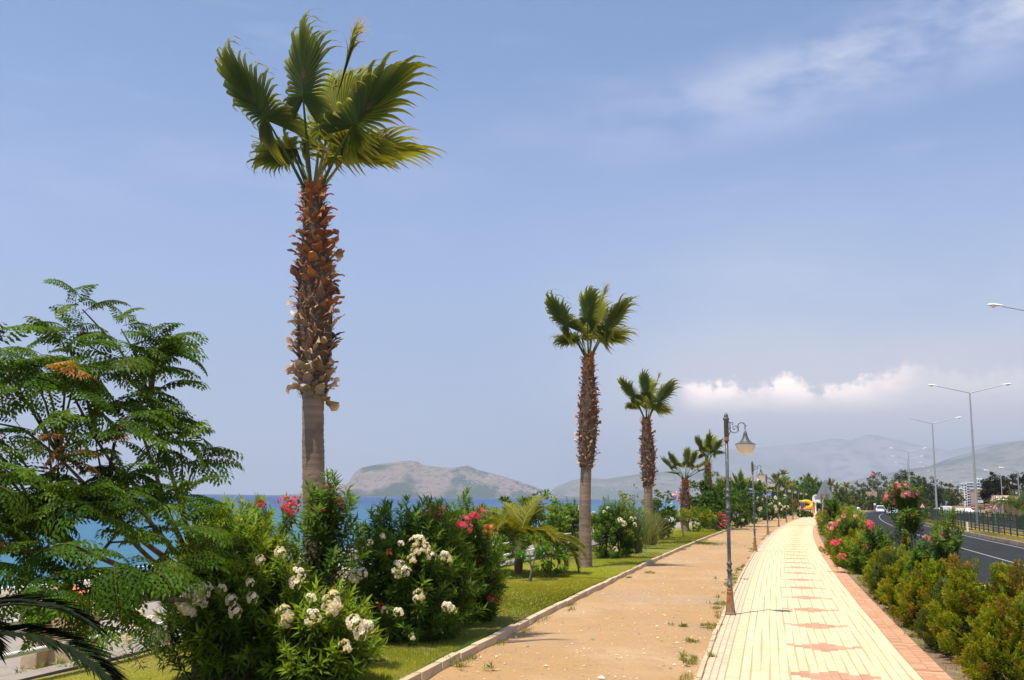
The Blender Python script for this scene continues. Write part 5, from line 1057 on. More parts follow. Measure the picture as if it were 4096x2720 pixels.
for k, (u, y, hs, lb) in enumerate([(4010, 150, .82, 'single-arm street light before the big dark pine'), (4079, 128, .78, 'single-arm street light before the gappy pine'), (3956, 215, .86, 'single-arm street light before the orange apartments')]):
    o = pole1 if k == 0 else copy_tree(pole1); x = pt(u, 2010, y)[0]; o.location = (x, y, 0); o.scale = (hs, hs, hs); o.rotation_euler = (0, 0, R(-10)); o['label'] = lb; o['group'] = 'single-arm lights beyond the median'

# median fence of green mesh panels
fence = thing('median_fence', 'long dark green mesh fence running along the middle of the dual carriageway', 'fence', (0, 0, 0))
pm = MB(); PW = 2.5
for k in range(6): pm.box((0, 0, .22 + k * .26), (PW, .03, .045 if k < 5 else .07))
for k in range(8): pm.box((-PW / 2 + (k + .5) * PW / 8, .03, .86), (.026, .02, 1.4))
pm = pm.mesh('mesh_panel', M['green_metal'], False); po = MB().box((0, 0, .82), (.09, .09, 1.68)).mesh('fence_post', M['green_metal'], False)
for k in range(84):
    s = np.interp(48, _ys, _ss) + k * PW; p = P_s(s, 16.9); q = P_s(s + PW / 2, 16.9); yy = np.interp(s, _ss, _ys)
    o = link('fence_post', po, fence); o.location = (p[0], p[1], .02); o.rotation_euler = (0, 0, tang(yy))
    o = link('mesh_panel', pm, fence); o.location = (q[0], q[1], .02); o.rotation_euler = (0, 0, tang(yy))
q = at(3871, 2130); MB().box((0, 0, .42), (.14, .10, .88), top=(.12, .08)).obj('marker_post', M['cream'], label='cream plastic marker post at the kerb before the median fence', cat='marker post', smooth=False).location = (q[0], q[1], 0)
for k, (u, v, w, lb) in enumerate([(3985, 2130, .55, 'grey concrete block at the foot of the fence'), (3998, 2133, .42, 'smaller grey block touching the concrete block by the fence')]):
    q = at(u, v); MB().box((0, 0, .22), (w, .3, .5), top=(w - .06, .24)).obj('concrete_block', M['concrete'], label=lb, cat='concrete block', group='blocks by the fence', smooth=False).location = (q[0], q[1], 0)

# ------------------------------------------------------------------ signs
def tri_sign(label, u, v0, v1, y, back, post_h=None):
    zt, zb = pt(u, v0, y)[2], pt(u, v1, y)[2]; h = zt - zb; x = pt(u, v1, y)[0]
    root = thing('warning_sign', label, 'road sign', (x, y, 0), R(8) if back else R(-6)); hw = h * .575
    def tri(sc, ydepth, th, m, name, parent):
        c_ = zb + h / 3; poly = [(-hw * sc, c_ - h / 3 * sc), (hw * sc, c_ - h / 3 * sc), (hw * .04 * sc, c_ + h * 2 / 3 * sc), (-hw * .04 * sc, c_ + h * 2 / 3 * sc)]
        return MB().prism(poly, th, Matrix.Translation((0, ydepth, 0)), mi=0).obj(name, m, parent, smooth=False)
    MB().tube([(0, .04, -.1), (0, .04, zt - h * .25)], .035, 10).obj('post', M['signgrey'] if back else M['steel'], root)
    if back:
        tri(1, 0, .02, M['signgrey'], 'sign_plate', root)
        MB().box((0, -.03, zb + h * .30), (h * .5, .02, .05)).obj('bracket', M['signgrey'], root, smooth=False); MB().box((0, -.028, zb + h * .5), (.06, .035, h * .55)).obj('bracket', M['signgrey'], root, smooth=False)
    else:
        pl = tri(1, 0, .03, M['red'], 'sign_plate', root); tri(.66, -.018, .008, M['white'], 'sign_face', root)
        c_ = zb + h * .30; mb = MB()
        mb.box((0, -.026, c_ + h * .08), (h * .045, .006, h * .34)); mb.box((0, -.0265, c_ - h * .06), (h * .40, .006, h * .055)); mb.box((0, -.027, c_ + h * .10), (h * .14, .006, h * .12), top=(h * .04, .006))
        mb.obj('symbol', M['dark'], root, smooth=False)
    return root
tri_sign('back of a grey triangular road sign on a pole, among the hedge oleanders', 3300, 1922, 1999, 62, True)
tri_sign('red-rimmed triangular warning sign at the far end of the fence', 3690, 2011, 2036, 165, False)
tri_sign('red-rimmed triangular warning sign beside the big feather palm', 3981, 2014, 2040, 112, False)
def panel_sign(name, label, u, v, y, w, h, m, cat='road sign', parts=(), face_rz=-.25):
    q = pt(u, v, y); root = thing(name, label, cat, (q[0], y, 0), face_rz); zc = q[2]
    MB().box((0, 0, zc), (w, .06, h)).obj('sign_plate', m, root, smooth=False); MB().tube([(0, .07, -.1), (0, .07, zc)], .05, 8).obj('post', M['steel'], root)
    for (dx, dz, a, b, mm) in parts: MB().box((dx * w, -.037, zc + dz * h), (a * w, .012, b * h)).obj('symbol', mm, root, smooth=False)
    return root
panel_sign('road_sign', 'small blue road sign with a white figure beyond the fence', 3850, 2030, 230, .65 * .92, .62, M['blue'], parts=((0, .1, .16, .5, M['white']), (0, -.25, .5, .14, M['white'])))
panel_sign('road_sign', 'small pale sign board under the beige tower', 3499, 2017, 270, .6, .55, M['white'])
def disc_sign(label, u, v, y, r_):
    q = pt(u, v, y); root = thing('round_sign', label, 'road sign', (q[0], y, 0))
    mb = MB(); a = np.arange(8) * .7854 + .3927; mb.prism([(r_ * math.cos(t_), q[2] + r_ * math.sin(t_)) for t_ in a], .04, Matrix()); mb.obj('sign_plate', M['red'], root, smooth=False)
    MB().box((0, -.03, q[2]), (r_ * 1.3, .01, r_ * .4)).obj('symbol', M['white'], root, smooth=False); MB().tube([(0, .05, -.1), (0, .05, q[2])], .04, 8).obj('post', M['steel'], root)
disc_sign('red stop sign beside the tallest double-arm street light', 3892, 2030, 170, .42)
disc_sign('dark red round sign behind the second warning sign', 3963, 2026, 165, .38)
# billboard with lettering
q = pt(3921, 2025, 175); bb = thing('billboard', 'black billboard with an orange and a white line of lettering on one leg', 'billboard', (q[0], 175, 0), -.25)
MB().box((0, 0, q[2]), (1.45, .10, 1.12)).obj('board', M['billboard'], bb, smooth=False); MB().box((0, 0, q[2] + .80), (1.0, .08, .46)).obj('top_board', M['pale_blue'], bb, smooth=False)
MB().tube([(0, .08, -.1), (0, .08, q[2])], .06, 8).obj('leg', M['dark'], bb)
for (txt, dz, sz, mm) in (('FOR SALE', -.06, .30, M['white']),):
    cu = bpy.data.curves.new('lettering', 'FONT'); cu.body = txt; cu.size = sz; cu.align_x = 'CENTER'; cu.align_y = 'CENTER'; cu.extrude = .004; cu.materials.append(mm)
    tmp = link('lettering_curve', cu); bpy.context.view_layer.update()
    me_ = bpy.data.meshes.new_from_object(tmp.evaluated_get(bpy.context.evaluated_depsgraph_get())); bpy.data.objects.remove(tmp); me_.materials.clear(); me_.materials.append(mm)
    o = link('lettering', me_, bb); o.location = (0, -.056, q[2] + dz); o.rotation_euler = (math.pi / 2, 0, 0)
MB().prism([(-.62, q[2] + .14), (-.3, q[2] + .08), (.3, q[2] + .10), (.62, q[2] + .16), (.62, q[2] + .40), (.2, q[2] + .36), (-.3, q[2] + .44), (-.62, q[2] + .36)], .012, Matrix.Translation((0, -.056, 0))).obj('banner_stripe', M['orange'], bb, smooth=False)
for dz in (-.30, -.42): MB().box((0, -.054, q[2] + dz), (1.2, .008, .06)).obj('text_line', M['steel'], bb, smooth=False)

# ------------------------------------------------------------------ vehicles
def make_car(label, x, y, heading, paint, L=4.3, Wd=1.75, Hh=1.48, van=False, kind='car', z=-.115):
    root = thing('parked_car' if False else ('van' if van else 'car'), label, 'van' if van else 'car', (x, y, z), heading, 'vehicles on the road')
    # side profile: x forward
    if van: low = [(-L / 2, .35), (L / 2, .35), (L / 2, .95), (L / 2 - .35, 1.15), (-L / 2, 1.2)]; cab = [(-L / 2 + .02, 1.15), (L / 2 - .45, 1.12), (L / 2 - 1.1, Hh - .05), (L / 2 - 1.5, Hh), (-L / 2 + .05, Hh - .03)]
    else: low = [(-L / 2, .42), (-L / 2 + .08, .28), (L / 2 - .12, .26), (L / 2, .45), (L / 2 - .03, .70), (L / 2 - .35, .82), (L / 2 - 1.15, .95), (-L / 2 + .4, 1.0), (-L / 2 + .03, .86)]; cab = [(-L / 2 + .30, .96), (L / 2 - 1.15, .92), (L / 2 - 1.85, Hh - .06), (-.15, Hh), (-L / 2 + 1.0, Hh - .06)]
    def loft(poly, w0, w1, zmid):
        mb = MB(); n = len(poly); wz = lambda z_: w0 if z_ < zmid else w1
        a = [(px, -wz(pz) / 2, pz) for px, pz in poly]; b = [(px, wz(pz) / 2, pz) for px, pz in poly]
        mb.add(np.array(a + b), [list(range(n))[::-1]]); mb.add(np.array(a + b), [list(range(n, 2 * n))]); mb.add(np.array(a + b), [[i, (i + 1) % n, n + (i + 1) % n, n + i] for i in range(n)]); return mb
    def smoothbox(mb, name, m, par):
        o = mb.obj(name, m, par, smooth=False); bv = o.modifiers.new('soft', 'BEVEL'); bv.width = .06; bv.segments = 2; bv.limit_method = 'ANGLE'; return o
    body = smoothbox(loft(low, Wd, Wd, 9), 'body', paint, root)
    smoothbox(loft(cab, Wd - .06, Wd - .38 if not van else Wd - .16, cab[0][1] + .1), 'cabin', paint, root)
    # windscreen and windows laid a little proud of the cabin
    c0, c1 = np.array(cab[1]), np.array(cab[2]); nx = nrm(np.array([c1[1] - c0[1], -(c1[0] - c0[0])]))
    f0, f1 = c0 + (c1 - c0) * .12 + nx * .02, c0 + (c1 - c0) * .9 + nx * .02; w0, w1 = Wd - .22, Wd - (.50 if not van else .3)
    MB().add([(f0[0], -w0 / 2, f0[1]), (f0[0], w0 / 2, f0[1]), (f1[0], w1 / 2, f1[1]), (f1[0], -w1 / 2, f1[1])], [[0, 1, 2, 3]]).obj('windscreen', M['glass'], root, smooth=False)
    for sg in (-1, 1):
        q0 = (Wd - .06) / 2 + .012; q1 = (Wd - (.38 if not van else .16)) / 2 + .015; zb_, zt_ = cab[0][1] + .10, Hh - .14
        MB().add([(cab[0][0] + .35, sg * q0 * .985, zb_), (cab[1][0] - .35, sg * q0 * .985, zb_), (cab[2][0] - .12, sg * q1, zt_), (cab[-1][0] + .1, sg * q1, zt_)], [[0, 1, 2, 3]]).obj('side_window', M['glass'], root, smooth=False)
        hl = MB(); hl.box((L / 2 - .10, sg * (Wd / 2 - .25), .66), (.18, .36, .15)); hl.obj('headlight', M['lamp_glass'], root, smooth=False)
        MB().box((cab[1][0] - .1, sg * (Wd / 2 + .09), .98), (.12, .2, .14)).obj('mirror', paint, root, smooth=False)
        for px in (L / 2 - .85, -L / 2 + .8):
            wh = MB().lathe([(0, -.1), (.24, -.1), (.32, -.07), (.32, .07), (.24, .1), (0, .1)], 18); wh.v = [np.stack([q[:, 0], q[:, 2], q[:, 1]], 1) for q in wh.v]
            w_ = wh.obj('wheel', M['tyre'], root); w_.location = (px, sg * (Wd / 2 - .09), .32)
            rm = MB().lathe([(0, -.112), (.2, -.108), (.21, -.08), (.21, .08), (.2, .108), (0, .112)], 12); rm.v = [np.stack([q[:, 0], q[:, 2], q[:, 1]], 1) for q in rm.v]; rm.obj('rim', M['steel'], w_)
    MB().box((L / 2 - .02, 0, .40), (.06, Wd * .62, .16)).obj('grille', M['dark'], root, smooth=False)
    MB().box((L / 2 + .018, 0, .52), (.012, .5, .11)).obj('number_plate', M['white'], root, smooth=False)
    return root
hd = R(252)
def carp(u, v): q = at(u, v, -.12); return q[0], q[1]
make_car('silver-blue car coming round the bend on the far edge of the road', *carp(3408, 2053), R(247), M['carsilver'], 4.3, 1.75, 1.5)
make_car('small white car just behind the silver-blue one', carp(3420, 2050)[0] + 2.6, carp(3420, 2050)[1] + 16, R(247), M['carwhite'], 4.0, 1.7, 1.5)
make_car('tall white van-like car leading the traffic in the outer lane', *carp(3523, 2054), R(250), M['carwhite'], 4.6, 1.8, 1.75)
make_car('white saloon car in the middle of the oncoming traffic', *carp(3566, 2061), R(250), M['carwhite'], 4.5, 1.78, 1.45)
make_car('white car with dark windscreen close behind the saloon', carp(3594, 2058)[0], carp(3594, 2058)[1] + 3, R(252), M['carwhite'], 4.4, 1.78, 1.6)
make_car('white car half hidden by the tall pink oleander', *carp(3622, 2058), R(254), M['carwhite'], 4.3, 1.75, 1.5)
def far_side(u, y): return pt(u, 2040, y)[0], y
make_car('white minibus on the far carriageway behind the fence', *far_side(3783, 195), R(75), M['carwhite'], 4.6, 1.8, 1.9, van=True)
make_car('white car on the far carriageway ahead of the minibus', *far_side(3752, 215), R(75), M['carwhite'], 4.3, 1.75, 1.45)
make_car('white car behind the stop sign on the far carriageway', *far_side(3872, 215), R(75), M['carwhite'], 4.2, 1.75, 1.5)
tq = far_side(3831, 215); tr_ = make_car('beige box truck on the far carriageway between minibus and blue sign', *tq, R(75), M['cream'], 4.6, 1.8, 1.5, van=True)
tr_['category'] = 'truck'; MB().box((-.6, 0, 1.35), (3.2, 1.9, 1.1)).obj('cargo_box', M['tan_fabric'], tr_, smooth=False)
q = at(3445, 2052, -.12); bn = thing('litter_bin', 'grey metal litter bin with domed lid at the far road edge', 'litter bin', (q[0], q[1] + 2, -.1))
MB().lathe([(0, 0), (.42, 0), (.46, .9), (0, .9)], 14).obj('bin_body', M['steel'], bn); MB().lathe([(.49, .9), (.49, .98), (.3, 1.22), (0, 1.3)], 14).obj('lid', M['white'], bn)

# ------------------------------------------------------------------ buildings
def block(name, label, u0, u1, vt, y, depth, wall, floors, bays, band=None, rz=-.25, cat='building', group=None, balc=None, winm='glass'):
    a, b = pt(u0, vt, y), pt(u1, vt, y); w = (b[0] - a[0]) / math.cos(rz) * .97; h = a[2]; x = (a[0] + b[0]) / 2
    root = thing(name, label, cat, (x, y, 0), rz, group); MB().box((0, depth / 2, h / 2), (w, depth, h)).obj('wall', wall, root, smooth=False)
    MB().box((0, depth / 2, h + .3), (w + .6, depth + .6, .6)).obj('roof', M['white_wall'], root, smooth=False)
    fh = h / floors; bw = w / bays; wm = MB().box((0, 0, 0), (bw * .55, .25, fh * .55)).mesh('window', M[winm], False)
    bm = MB().box((0, -.55, -fh * .36), (bw * .86, 1.1, fh * .30)).mesh('balcony', balc or M['white_wall'], False) if band else None
    for i in range(floors):
        for j in range(bays):
            loc = (-w / 2 + (j + .5) * bw, -.02, (i + .5) * fh)
            link('window', wm, root).location = loc
            if bm: link('balcony', bm, root).location = (loc[0], -.12, loc[2])
    return root
block('hotel_building', 'hotel with rows of blue and white balconies behind the orange apartments', 3866, 3962, 1932, 700, 14, M['hotelblue'], 9, 7, True)
block('hotel_wing', 'bright white hotel wing on the pale side of the blue hotel', 3845, 3866, 1937, 690, 14, M['white_wall'], 9, 2)
block('roof_house', 'white roof storey on top of the blue hotel', 3908, 3926, 1917, 715, 6, M['white_wall'], 6, 2)
block('apartment_building', 'orange apartment block in front of the blue hotel', 3900, 3956, 1956, 560, 12, M['apricot'], 6, 5, True, balc=M['apricot'])
block('apartment_building', 'lower orange apartment block next to the white hotel wing', 3804, 3848, 1955, 640, 12, M['pale_wall'], 6, 4, True, balc=M['apricot'])
block('apartment_building', 'far pale apartment house at the edge of the view under the pines', 4070, 4130, 1950, 600, 12, M['pale_wall'], 6, 4, True)
# beige tower with battlements, flag beside it
q = pt(3487, 2012, 300); tw_ = thing('castle_tower', 'square beige tower with battlements under the red flag', 'tower', (q[0], 300, 0), -.15); zt = pt(3487, 1974, 300)[2]
MB().box((0, 0, zt / 2), (2.7, 2.7, zt)).obj('wall', M['tower'], tw_, smooth=False)
for i in range(4):
    for (dx, dy) in ((-1.15 + i * .767, -1.22), (-1.15 + i * .767, 1.22)): MB().box((dx, dy, zt + .26), (.45, .25, .52)).obj('battlement', M['tower'], tw_, smooth=False)
MB().box((.1, -1.36, 3.1), (.5, .05, .9)).obj('window', M['dark'], tw_, smooth=False)
zt = pt(3487, 1883, 304)[2]; fl = thing('flagpole', 'flagpole flying a red flag with white crescent and star over the tower', 'flag', (pt(3487, 1900, 304)[0], 304, 0))
MB().tube([(0, 0, 0), (0, 0, zt)], [.07, .04], 8).obj('pole', M['steel'], fl); MB().lathe([(0, zt), (.08, zt + .05), (.05, zt + .12), (0, zt + .15)], 8).obj('finial', M['steel'], fl)
nxf, nzf = 14, 6; gx, gz = np.meshgrid(np.linspace(0, 1, nxf), np.linspace(0, 1, nzf), indexing='ij')
fy = lambda a: .12 * np.sin(a * 7) * a
V = np.stack([.05 + 1.0 * gx, fy(gx), zt - .15 - 1.35 * (1 - gz) - .35 * gx ** 1.5 + .05 * gx], -1).reshape(-1, 3)
ff = [[i * nzf + j, (i + 1) * nzf + j, (i + 1) * nzf + j + 1, i * nzf + j + 1] for i in range(nxf - 1) for j in range(nzf - 1)]
fo = MB().add(V, ff).obj('flag_cloth', M['red'], fl)
mb = MB(); a = np.linspace(.6, 5.68, 16); c0 = np.array([.42, zt - .92]); o_ = [(c0[0] + .27 * math.cos(q), c0[1] + .27 * math.sin(q)) for q in a]; i_ = [(c0[0] + .075 + .21 * math.cos(q), c0[1] + .21 * math.sin(q)) for q in a]
V = np.array([(x_, float(fy(np.array(x_))) - .03, z_) for x_, z_ in o_ + i_]); mb.add(V, [[k, k + 1, 17 + k, 16 + k] for k in range(15)])
st = [(.78 + (.15 if k % 2 == 0 else .06) * math.cos(k * .628 + 3.14), zt - 1.0 + (.15 if k % 2 == 0 else .06) * math.sin(k * .628 + 3.14)) for k in range(10)]
mb.add(np.array([(.78, float(fy(np.array(.78))) - .03, zt - 1.0)] + [(x_, float(fy(np.array(x_))) - .03, z_) for x_, z_ in st]), [[0, 1 + k, 1 + (k + 1) % 10] for k in range(10)])
mb.obj('crescent_and_star', M['white'], fo, smooth=False)
# low stone wall / pergola roof far behind the triangular sign
q = pt(3400, 1990, 310); pr = thing('pergola', 'long low brownish roof behind the scrub by the triangular sign', 'shelter', (q[0] - 4, 310, 0), -.2)
MB().box((0, 0, q[2] - .2), (17, 5, .7), top=(16, 3)).obj('roof', M['tower'], pr, smooth=False)
for k in range(6): MB().box((-7.5 + k * 3, -2, q[2] / 2 - .3), (.3, .3, q[2] - .6)).obj('post', M['concrete'], pr, smooth=False)
# restaurant beyond the road: scalloped awning and flagpoles
q = pt(4003, 2000, 165); rs = thing('restaurant', 'restaurant with tan roof and row of cream arched awnings behind the second warning sign', 'building', (q[0] + .6, 165, 0), -.22)
MB().box((1.6, 2.5, 1.4), (5.4, 4.5, 2.8)).obj('wall', M['tower'], rs, smooth=False); MB().box((1.6, 1.6, 3.25), (5.6, 5.6, .95), top=(4.8, 4.8)).obj('roof', M['tan_fabric'], rs, smooth=False)
for k in range(3):
    s = np.linspace(0, 1, 8); c = np.stack([-1.3 + k * .62 + 0 * s, -1.2 - .9 * np.sin(s * 1.5), 3.45 - 1.25 * s ** 1.6], -1); w = .24 * (1 - s ** 3)
    V = np.concatenate([c - np.stack([w, 0 * w, 0 * w], -1), c + np.array([0, -.14, .05]), c + np.stack([w, 0 * w, 0 * w], -1)])
    MB().add(V, [[i + q_ * 8, i + 1 + q_ * 8, i + 9 + q_ * 8, i + 8 + q_ * 8] for i in range(7) for q_ in (0, 1)]).obj('awning', M['cream'], rs)
for k, u in enumerate([3967, 3974, 3982, 3992, 4001]):
    zt = pt(u, 1980 - (k % 2) * 4, 158)[2]; MB().tube([(0, 0, 0), (-.18, 0, zt)], [.07, .045], 8).obj('flagpole', M['steel'], label=['bare flagpole first of five before the restaurant, next to the billboard', 'bare flagpole second of five before the restaurant', 'bare flagpole in the middle of five before the restaurant', 'bare flagpole fourth of five before the restaurant', 'bare flagpole last of five before the restaurant, nearest the feather palm'][k], cat='flagpole', group='flagpoles before the restaurant').location = (pt(u, 2000, 158)[0] + .15, 158, 0)
# white gateway, slide, boxes at the end of the path
q = at(3258, 2064); gt = thing('gateway', 'white gateway with rounded gable and oval plate where the path ends', 'gateway', (q[0] + .75, q[1], 0), -.25); gt.scale = (.68, .68, .68)
for dx in (-.75, .95): MB().lathe([(.34, 0), (.34, .35), (.2, .45), (.19, 3.0), (.3, 3.15), (.3, 3.3), (0, 3.3)], 14, c=(dx, 0, 0)).obj('column', M['white_wall'], gt)
MB().box((.1, 0, 3.75), (3.1, .5, .85)).obj('beam', M['white_wall'], gt, smooth=False)
a = np.linspace(0, math.pi, 12); MB().prism([(-.65 + .80 * math.cos(t_), 4.18 + .95 * math.sin(t_)) for t_ in a], .46, Matrix()).obj('gable', M['white_wall'], gt, smooth=False)
a = np.arange(20) * .314; MB().prism([(.75 + 1.05 * math.cos(t_), 3.45 + .42 * math.sin(t_)) for t_ in a], .12, Matrix.Translation((0, -.34, 0))).obj('oval_plate', M['white'], gt, smooth=False)
MB().prism([(-.65 + .36 * math.cos(t_), 4.55 + .36 * math.sin(t_)) for t_ in a], .05, Matrix.Translation((0, -.25, 0))).obj('roundel', M['steel'], gt, smooth=False)
MB().box((-1.35, .6, 1.4), (.5, .4, 2.8)).obj('orange_post', M['orange'], gt, smooth=False)
q = at(3239, 2055); MB().box((0, 0, .32), (1.6, .8, .7), top=(1.5, .7)).obj('planter_box', M['white_wall'], label='white box planter at the foot of the gateway', cat='planter', smooth=False).location = (q[0], q[1], 0)
q = pt(3216, 2020, 160); sl = thing('tube_slide', 'yellow spiral tube slide of the playground with violet bars', 'slide', (q[0], 160, 0)); sl.scale = (.8, .8, .8)
zc = q[2] / .8 + .1; th = np.linspace(2.3, -1.9, 22); MB().tube(np.stack([.55 + .85 * np.cos(th) * 1.15, .6 * np.sin(th * .5), zc + .62 * np.sin(th)], -1), .36, 14).obj('tube', M['yellow'], sl)
MB().tube([(-.9, 0, zc + .45), (-.75, 0, zc + .62), (-.4, .1, zc + .5)], .24, 10).obj('tube_mouth', M['yellow'], sl)
for dx in (-.65, -.3, .0): MB().tube([(dx, -.25, 0), (dx, -.25, zc + .4)], .06, 8).obj('post', M['violet'], sl)
MB().box((-.25, .3, zc - .25), (1.1, .8, 1.1)).obj('platform', mat('maroon', (.12, .03, .05), .7), sl, smooth=False)
MB().box((-1.0, -.1, zc - .62), (.5, .5, .6)).obj('step', M['yellow'], sl, smooth=False)
MB().tube([(-.2, -.3, zc - .95), (.5, -.35, zc - .72), (1.1, -.3, zc - .45)], .28, 10).obj('chute', M['orange'], sl)
# beach things beyond the lawn
q = pt(2706, 1982, 108); ps = thing('striped_parasol', 'tilted round parasol in blue, yellow and red on a thin pole by the beach', 'parasol', (q[0], 108, 0)); zc = q[2]
Mx = Matrix.Translation((0, 0, zc)) @ Matrix.Rotation(R(38), 4, 'Y') @ Matrix.Rotation(R(52), 4, 'X')
mb = MB(); nS = 16; prof = [(0, .16), (.2, .145), (.38, .09), (.54, .0)]
for k in range(nS):
    a0, a1 = k * 2 * math.pi / nS, (k + 1) * 2 * math.pi / nS; V = []
    for rr, zz in prof: V += [(rr * math.cos(a0), rr * math.sin(a0), zz), (rr * math.cos(a1), rr * math.sin(a1), zz)]
    V = np.array(V) @ np.array(Mx.to_3x3()).T + np.array(Mx.translation); mb.add(V, [[0, 1, 3, 2], [2, 3, 5, 4], [4, 5, 7, 6]], mi=(k % 4 if k % 4 < 3 else 0))
mb.obj('canopy', [M['blue'], M['yellow'], M['red']], ps, smooth=False); MB().tube([(.3, 0, -.3), (.25, 0, zc - .2), (0, 0, zc)], .03, 8).obj('pole', M['white'], ps)
MB().tube([(-.35, 0, zc - .32), (-.25, 0, zc - .42), (-.1, 0, zc - .38)], .06, 8).obj('red_end', M['red'], ps)
q = pt(2685, 2022, 100); MB().box((0, 0, q[2] - .1), (.30, .05, 1.3), top=(.22, .05)).obj('beach_banner', M['pale_blue'], label='pale blue banner board by the beach next to the striped parasol', cat='banner', smooth=False).location = (q[0], 100, 0)
q = pt(3037, 1905, 118); bn = thing('feather_banner', 'white feather banner standing behind the second iron lamp', 'banner', (q[0], 118, 0)); zt = q[2] + .6
MB().tube([(-.32, 0, 0), (-.32, 0, zt - .5), (-.2, 0, zt)], .025, 8).obj('pole', M['steel'], bn)
MB().prism([(-.32, zt - 1.25), (.02, zt - 1.0), (.26, zt - .45), (.28, zt - .1), (.15, zt + .05), (-.05, zt - .15), (-.22, zt - .55)], .02, Matrix()).obj('cloth', M['white'], bn, smooth=False)
q = pt(3030, 1970, 175); bp_ = thing('beach_pavilion', 'beach pavilion with violet domed end and blue-white stripes behind the second lamp', 'pavilion', (q[0], 175, 0)); zc = q[2]
MB().lathe([(1.15, 0), (1.1, .3), (.85, .75), (.5, 1.1), (0, 1.25)], 16, c=(-.75, 0, zc - .15)).obj('dome', M['violet'], bp_)
MB().box((.5, 0, zc - 1.0), (3.2, 2, 1.7)).obj('wall', M['white_wall'], bp_, smooth=False)
for dz, mm in ((.35, 'white'), (.05, 'violet'), (-.55, 'blue'), (-1.0, 'pale_blue')): MB().box((.55, -1.05, zc + dz), (3.3, .1, .26)).obj('stripe_panel', M[mm], bp_, smooth=False)
MB().box((.5, 0, zc + .35), (3.3, 2.1, .3)).obj('roof', M['white_wall'], bp_, smooth=False)
MB().tube([(-1.0, -1.2, zc - .85), (-.7, -1.25, zc - .7)], .34, 12).obj('blue_barrel', M['blue'], bp_)

# ------------------------------------------------------------------ railing of the beach promenade: stone posts and two pipes
stn = []
for k, (u, v, w, d, h, lb) in enumerate([(118, 2648, .27, .3, .62, 'narrow orange stone railing post lit by the sun'), (255, 2640, .62, .5, .66, 'broad stone railing post half in shade, beside the narrow one'), (20, 2420, .5, .5, .0, '')]):
    if not h: continue
    q = at(u, v); mb = MB(); mb.box((0, 0, h / 2 - .05), (w, d, h + .1), top=(w * .94, d * .94)); o = mb.obj('stone_post', M['stone'], label=lb, cat='post', group='stone posts of the railing', smooth=False)
    bv = o.modifiers.new('worn', 'BEVEL'); bv.width = .03; bv.segments = 2; o.location = (q[0], q[1] + d / 2, -.02); o.rotation_euler = (0, 0, R(-10))
rl = thing('pipe_railing', 'white pipe railing along the beach promenade', 'railing', (0, 0, 0))
for z in (.36, .76):
    ys = np.linspace(9, 60, 30); p = P_y(ys, -8.30); MB().tube(np.c_[p, np.full(30, z)], .036, 10).obj('rail', M['white_wall'], rl)
for k in range(16):
    s = -4 + k * 3.0; p = P_s(s, -8.30); 
    if k in (1, 2): continue
    MB().tube([(p[0], p[1], -.1), (p[0], p[1], .80)], .04, 10).obj('post', M['white_wall'], rl)
MB().box((0, 0, 0), (60, .34, .10)).obj('railing_kerb', M['concrete'], rl, smooth=False).matrix_local = Matrix.Translation((*P_y(38, -8.35), -.045)) @ Matrix.Rotation(tang(38), 4, 'Z')
q = pt(290, 2385, 24); cb = thing('beach_parasol', 'coral red beach parasol glimpsed through the feathery tree', 'parasol', (q[0], 24, -.1))
zc = q[2]; MB().lathe([(1.1, zc - .12), (.6, zc + .12), (0, zc + .34)], 10).obj('canopy', M['coral'], cb, smooth=False); MB().tube([(0, 0, 0), (0, 0, zc + .3)], .03, 8).obj('pole', M['white'], cb)

# ------------------------------------------------------------------ grass, weeds, pebbles, fallen petals
def blades(name, P, h, w, cA, cB, seed, parent=None):
    r = np.random.default_rng(seed); n = len(P); a = r.uniform(0, 6.283, n); ln = h * r.uniform(.5, 1.3, n); ww = w * r.uniform(.7, 1.3, n)
    tip = P + np.stack([np.cos(a) * ln * .5 + .02, np.sin(a) * ln * .5, ln], -1); sd = np.stack([-np.sin(a), np.cos(a), 0 * a], -1) * ww[:, None] / 2
    V = np.stack([P - sd, P + sd, tip], 1).reshape(-1, 3); f = np.arange(3 * n).reshape(-1, 3); g = r.uniform(0, 1, (n, 1))
    # patchy turf: drier where the ground is dry
    pn = .5 + .17 * (np.sin(P[:, 0] * 1.9 + P[:, 1] * .7) + np.sin(P[:, 1] * 1.3 - P[:, 0] * 2.3 + 1) + np.sin(P[:, 0] * 4.1 + P[:, 1] * 2.2 + 2)) + r.normal(0, .08, n)
    col = (np.array(cA) * (1 - g) + np.array(cB) * g); dry = np.clip((pn[:, None] - .58) / .3, 0, 1) * r.uniform(.2, 1, (n, 1)); col = col * (1 - dry) + np.array([.36, .29, .10]) * dry
    return MB().add(V, f, np.repeat(col, 3, 0)).obj(name, M['grass'], parent, smooth=False, kind='stuff')
lawn_z = lambda y, t: .012 * np.sin(y * 1.7 + t * 2.1) - .02 + .03 * np.sin(t * 1.1)
def scatter(n, y0, y1, t0, t1, z, seed, pw=1.7):
    r = np.random.default_rng(seed); y = y0 + (y1 - y0) * r.uniform(0, 1, n) ** pw; t_ = r.uniform(t0, t1, n)
    p = P_y(y, t_); return np.c_[p, lawn_z(y, t_) - .006 if z is None else np.full(n, z)]
gp = scatter(130000, 10.5, 34, -8.3, -3.66, None, 1)
blades('grass', gp, .050, .010, (.15, .20, .012), (.40, .37, .034), 1)
blades('grass', scatter(60000, 30, 90, -8.3, -3.66, None, 2), .055, .022, (.15, .20, .012), (.38, .37, .028), 2)
blades('verge_grass', scatter(26000, 11, 36, 3.42, 5.2, -.03, 3), .08, .011, (.08, .12, .02), (.30, .25, .08), 3)
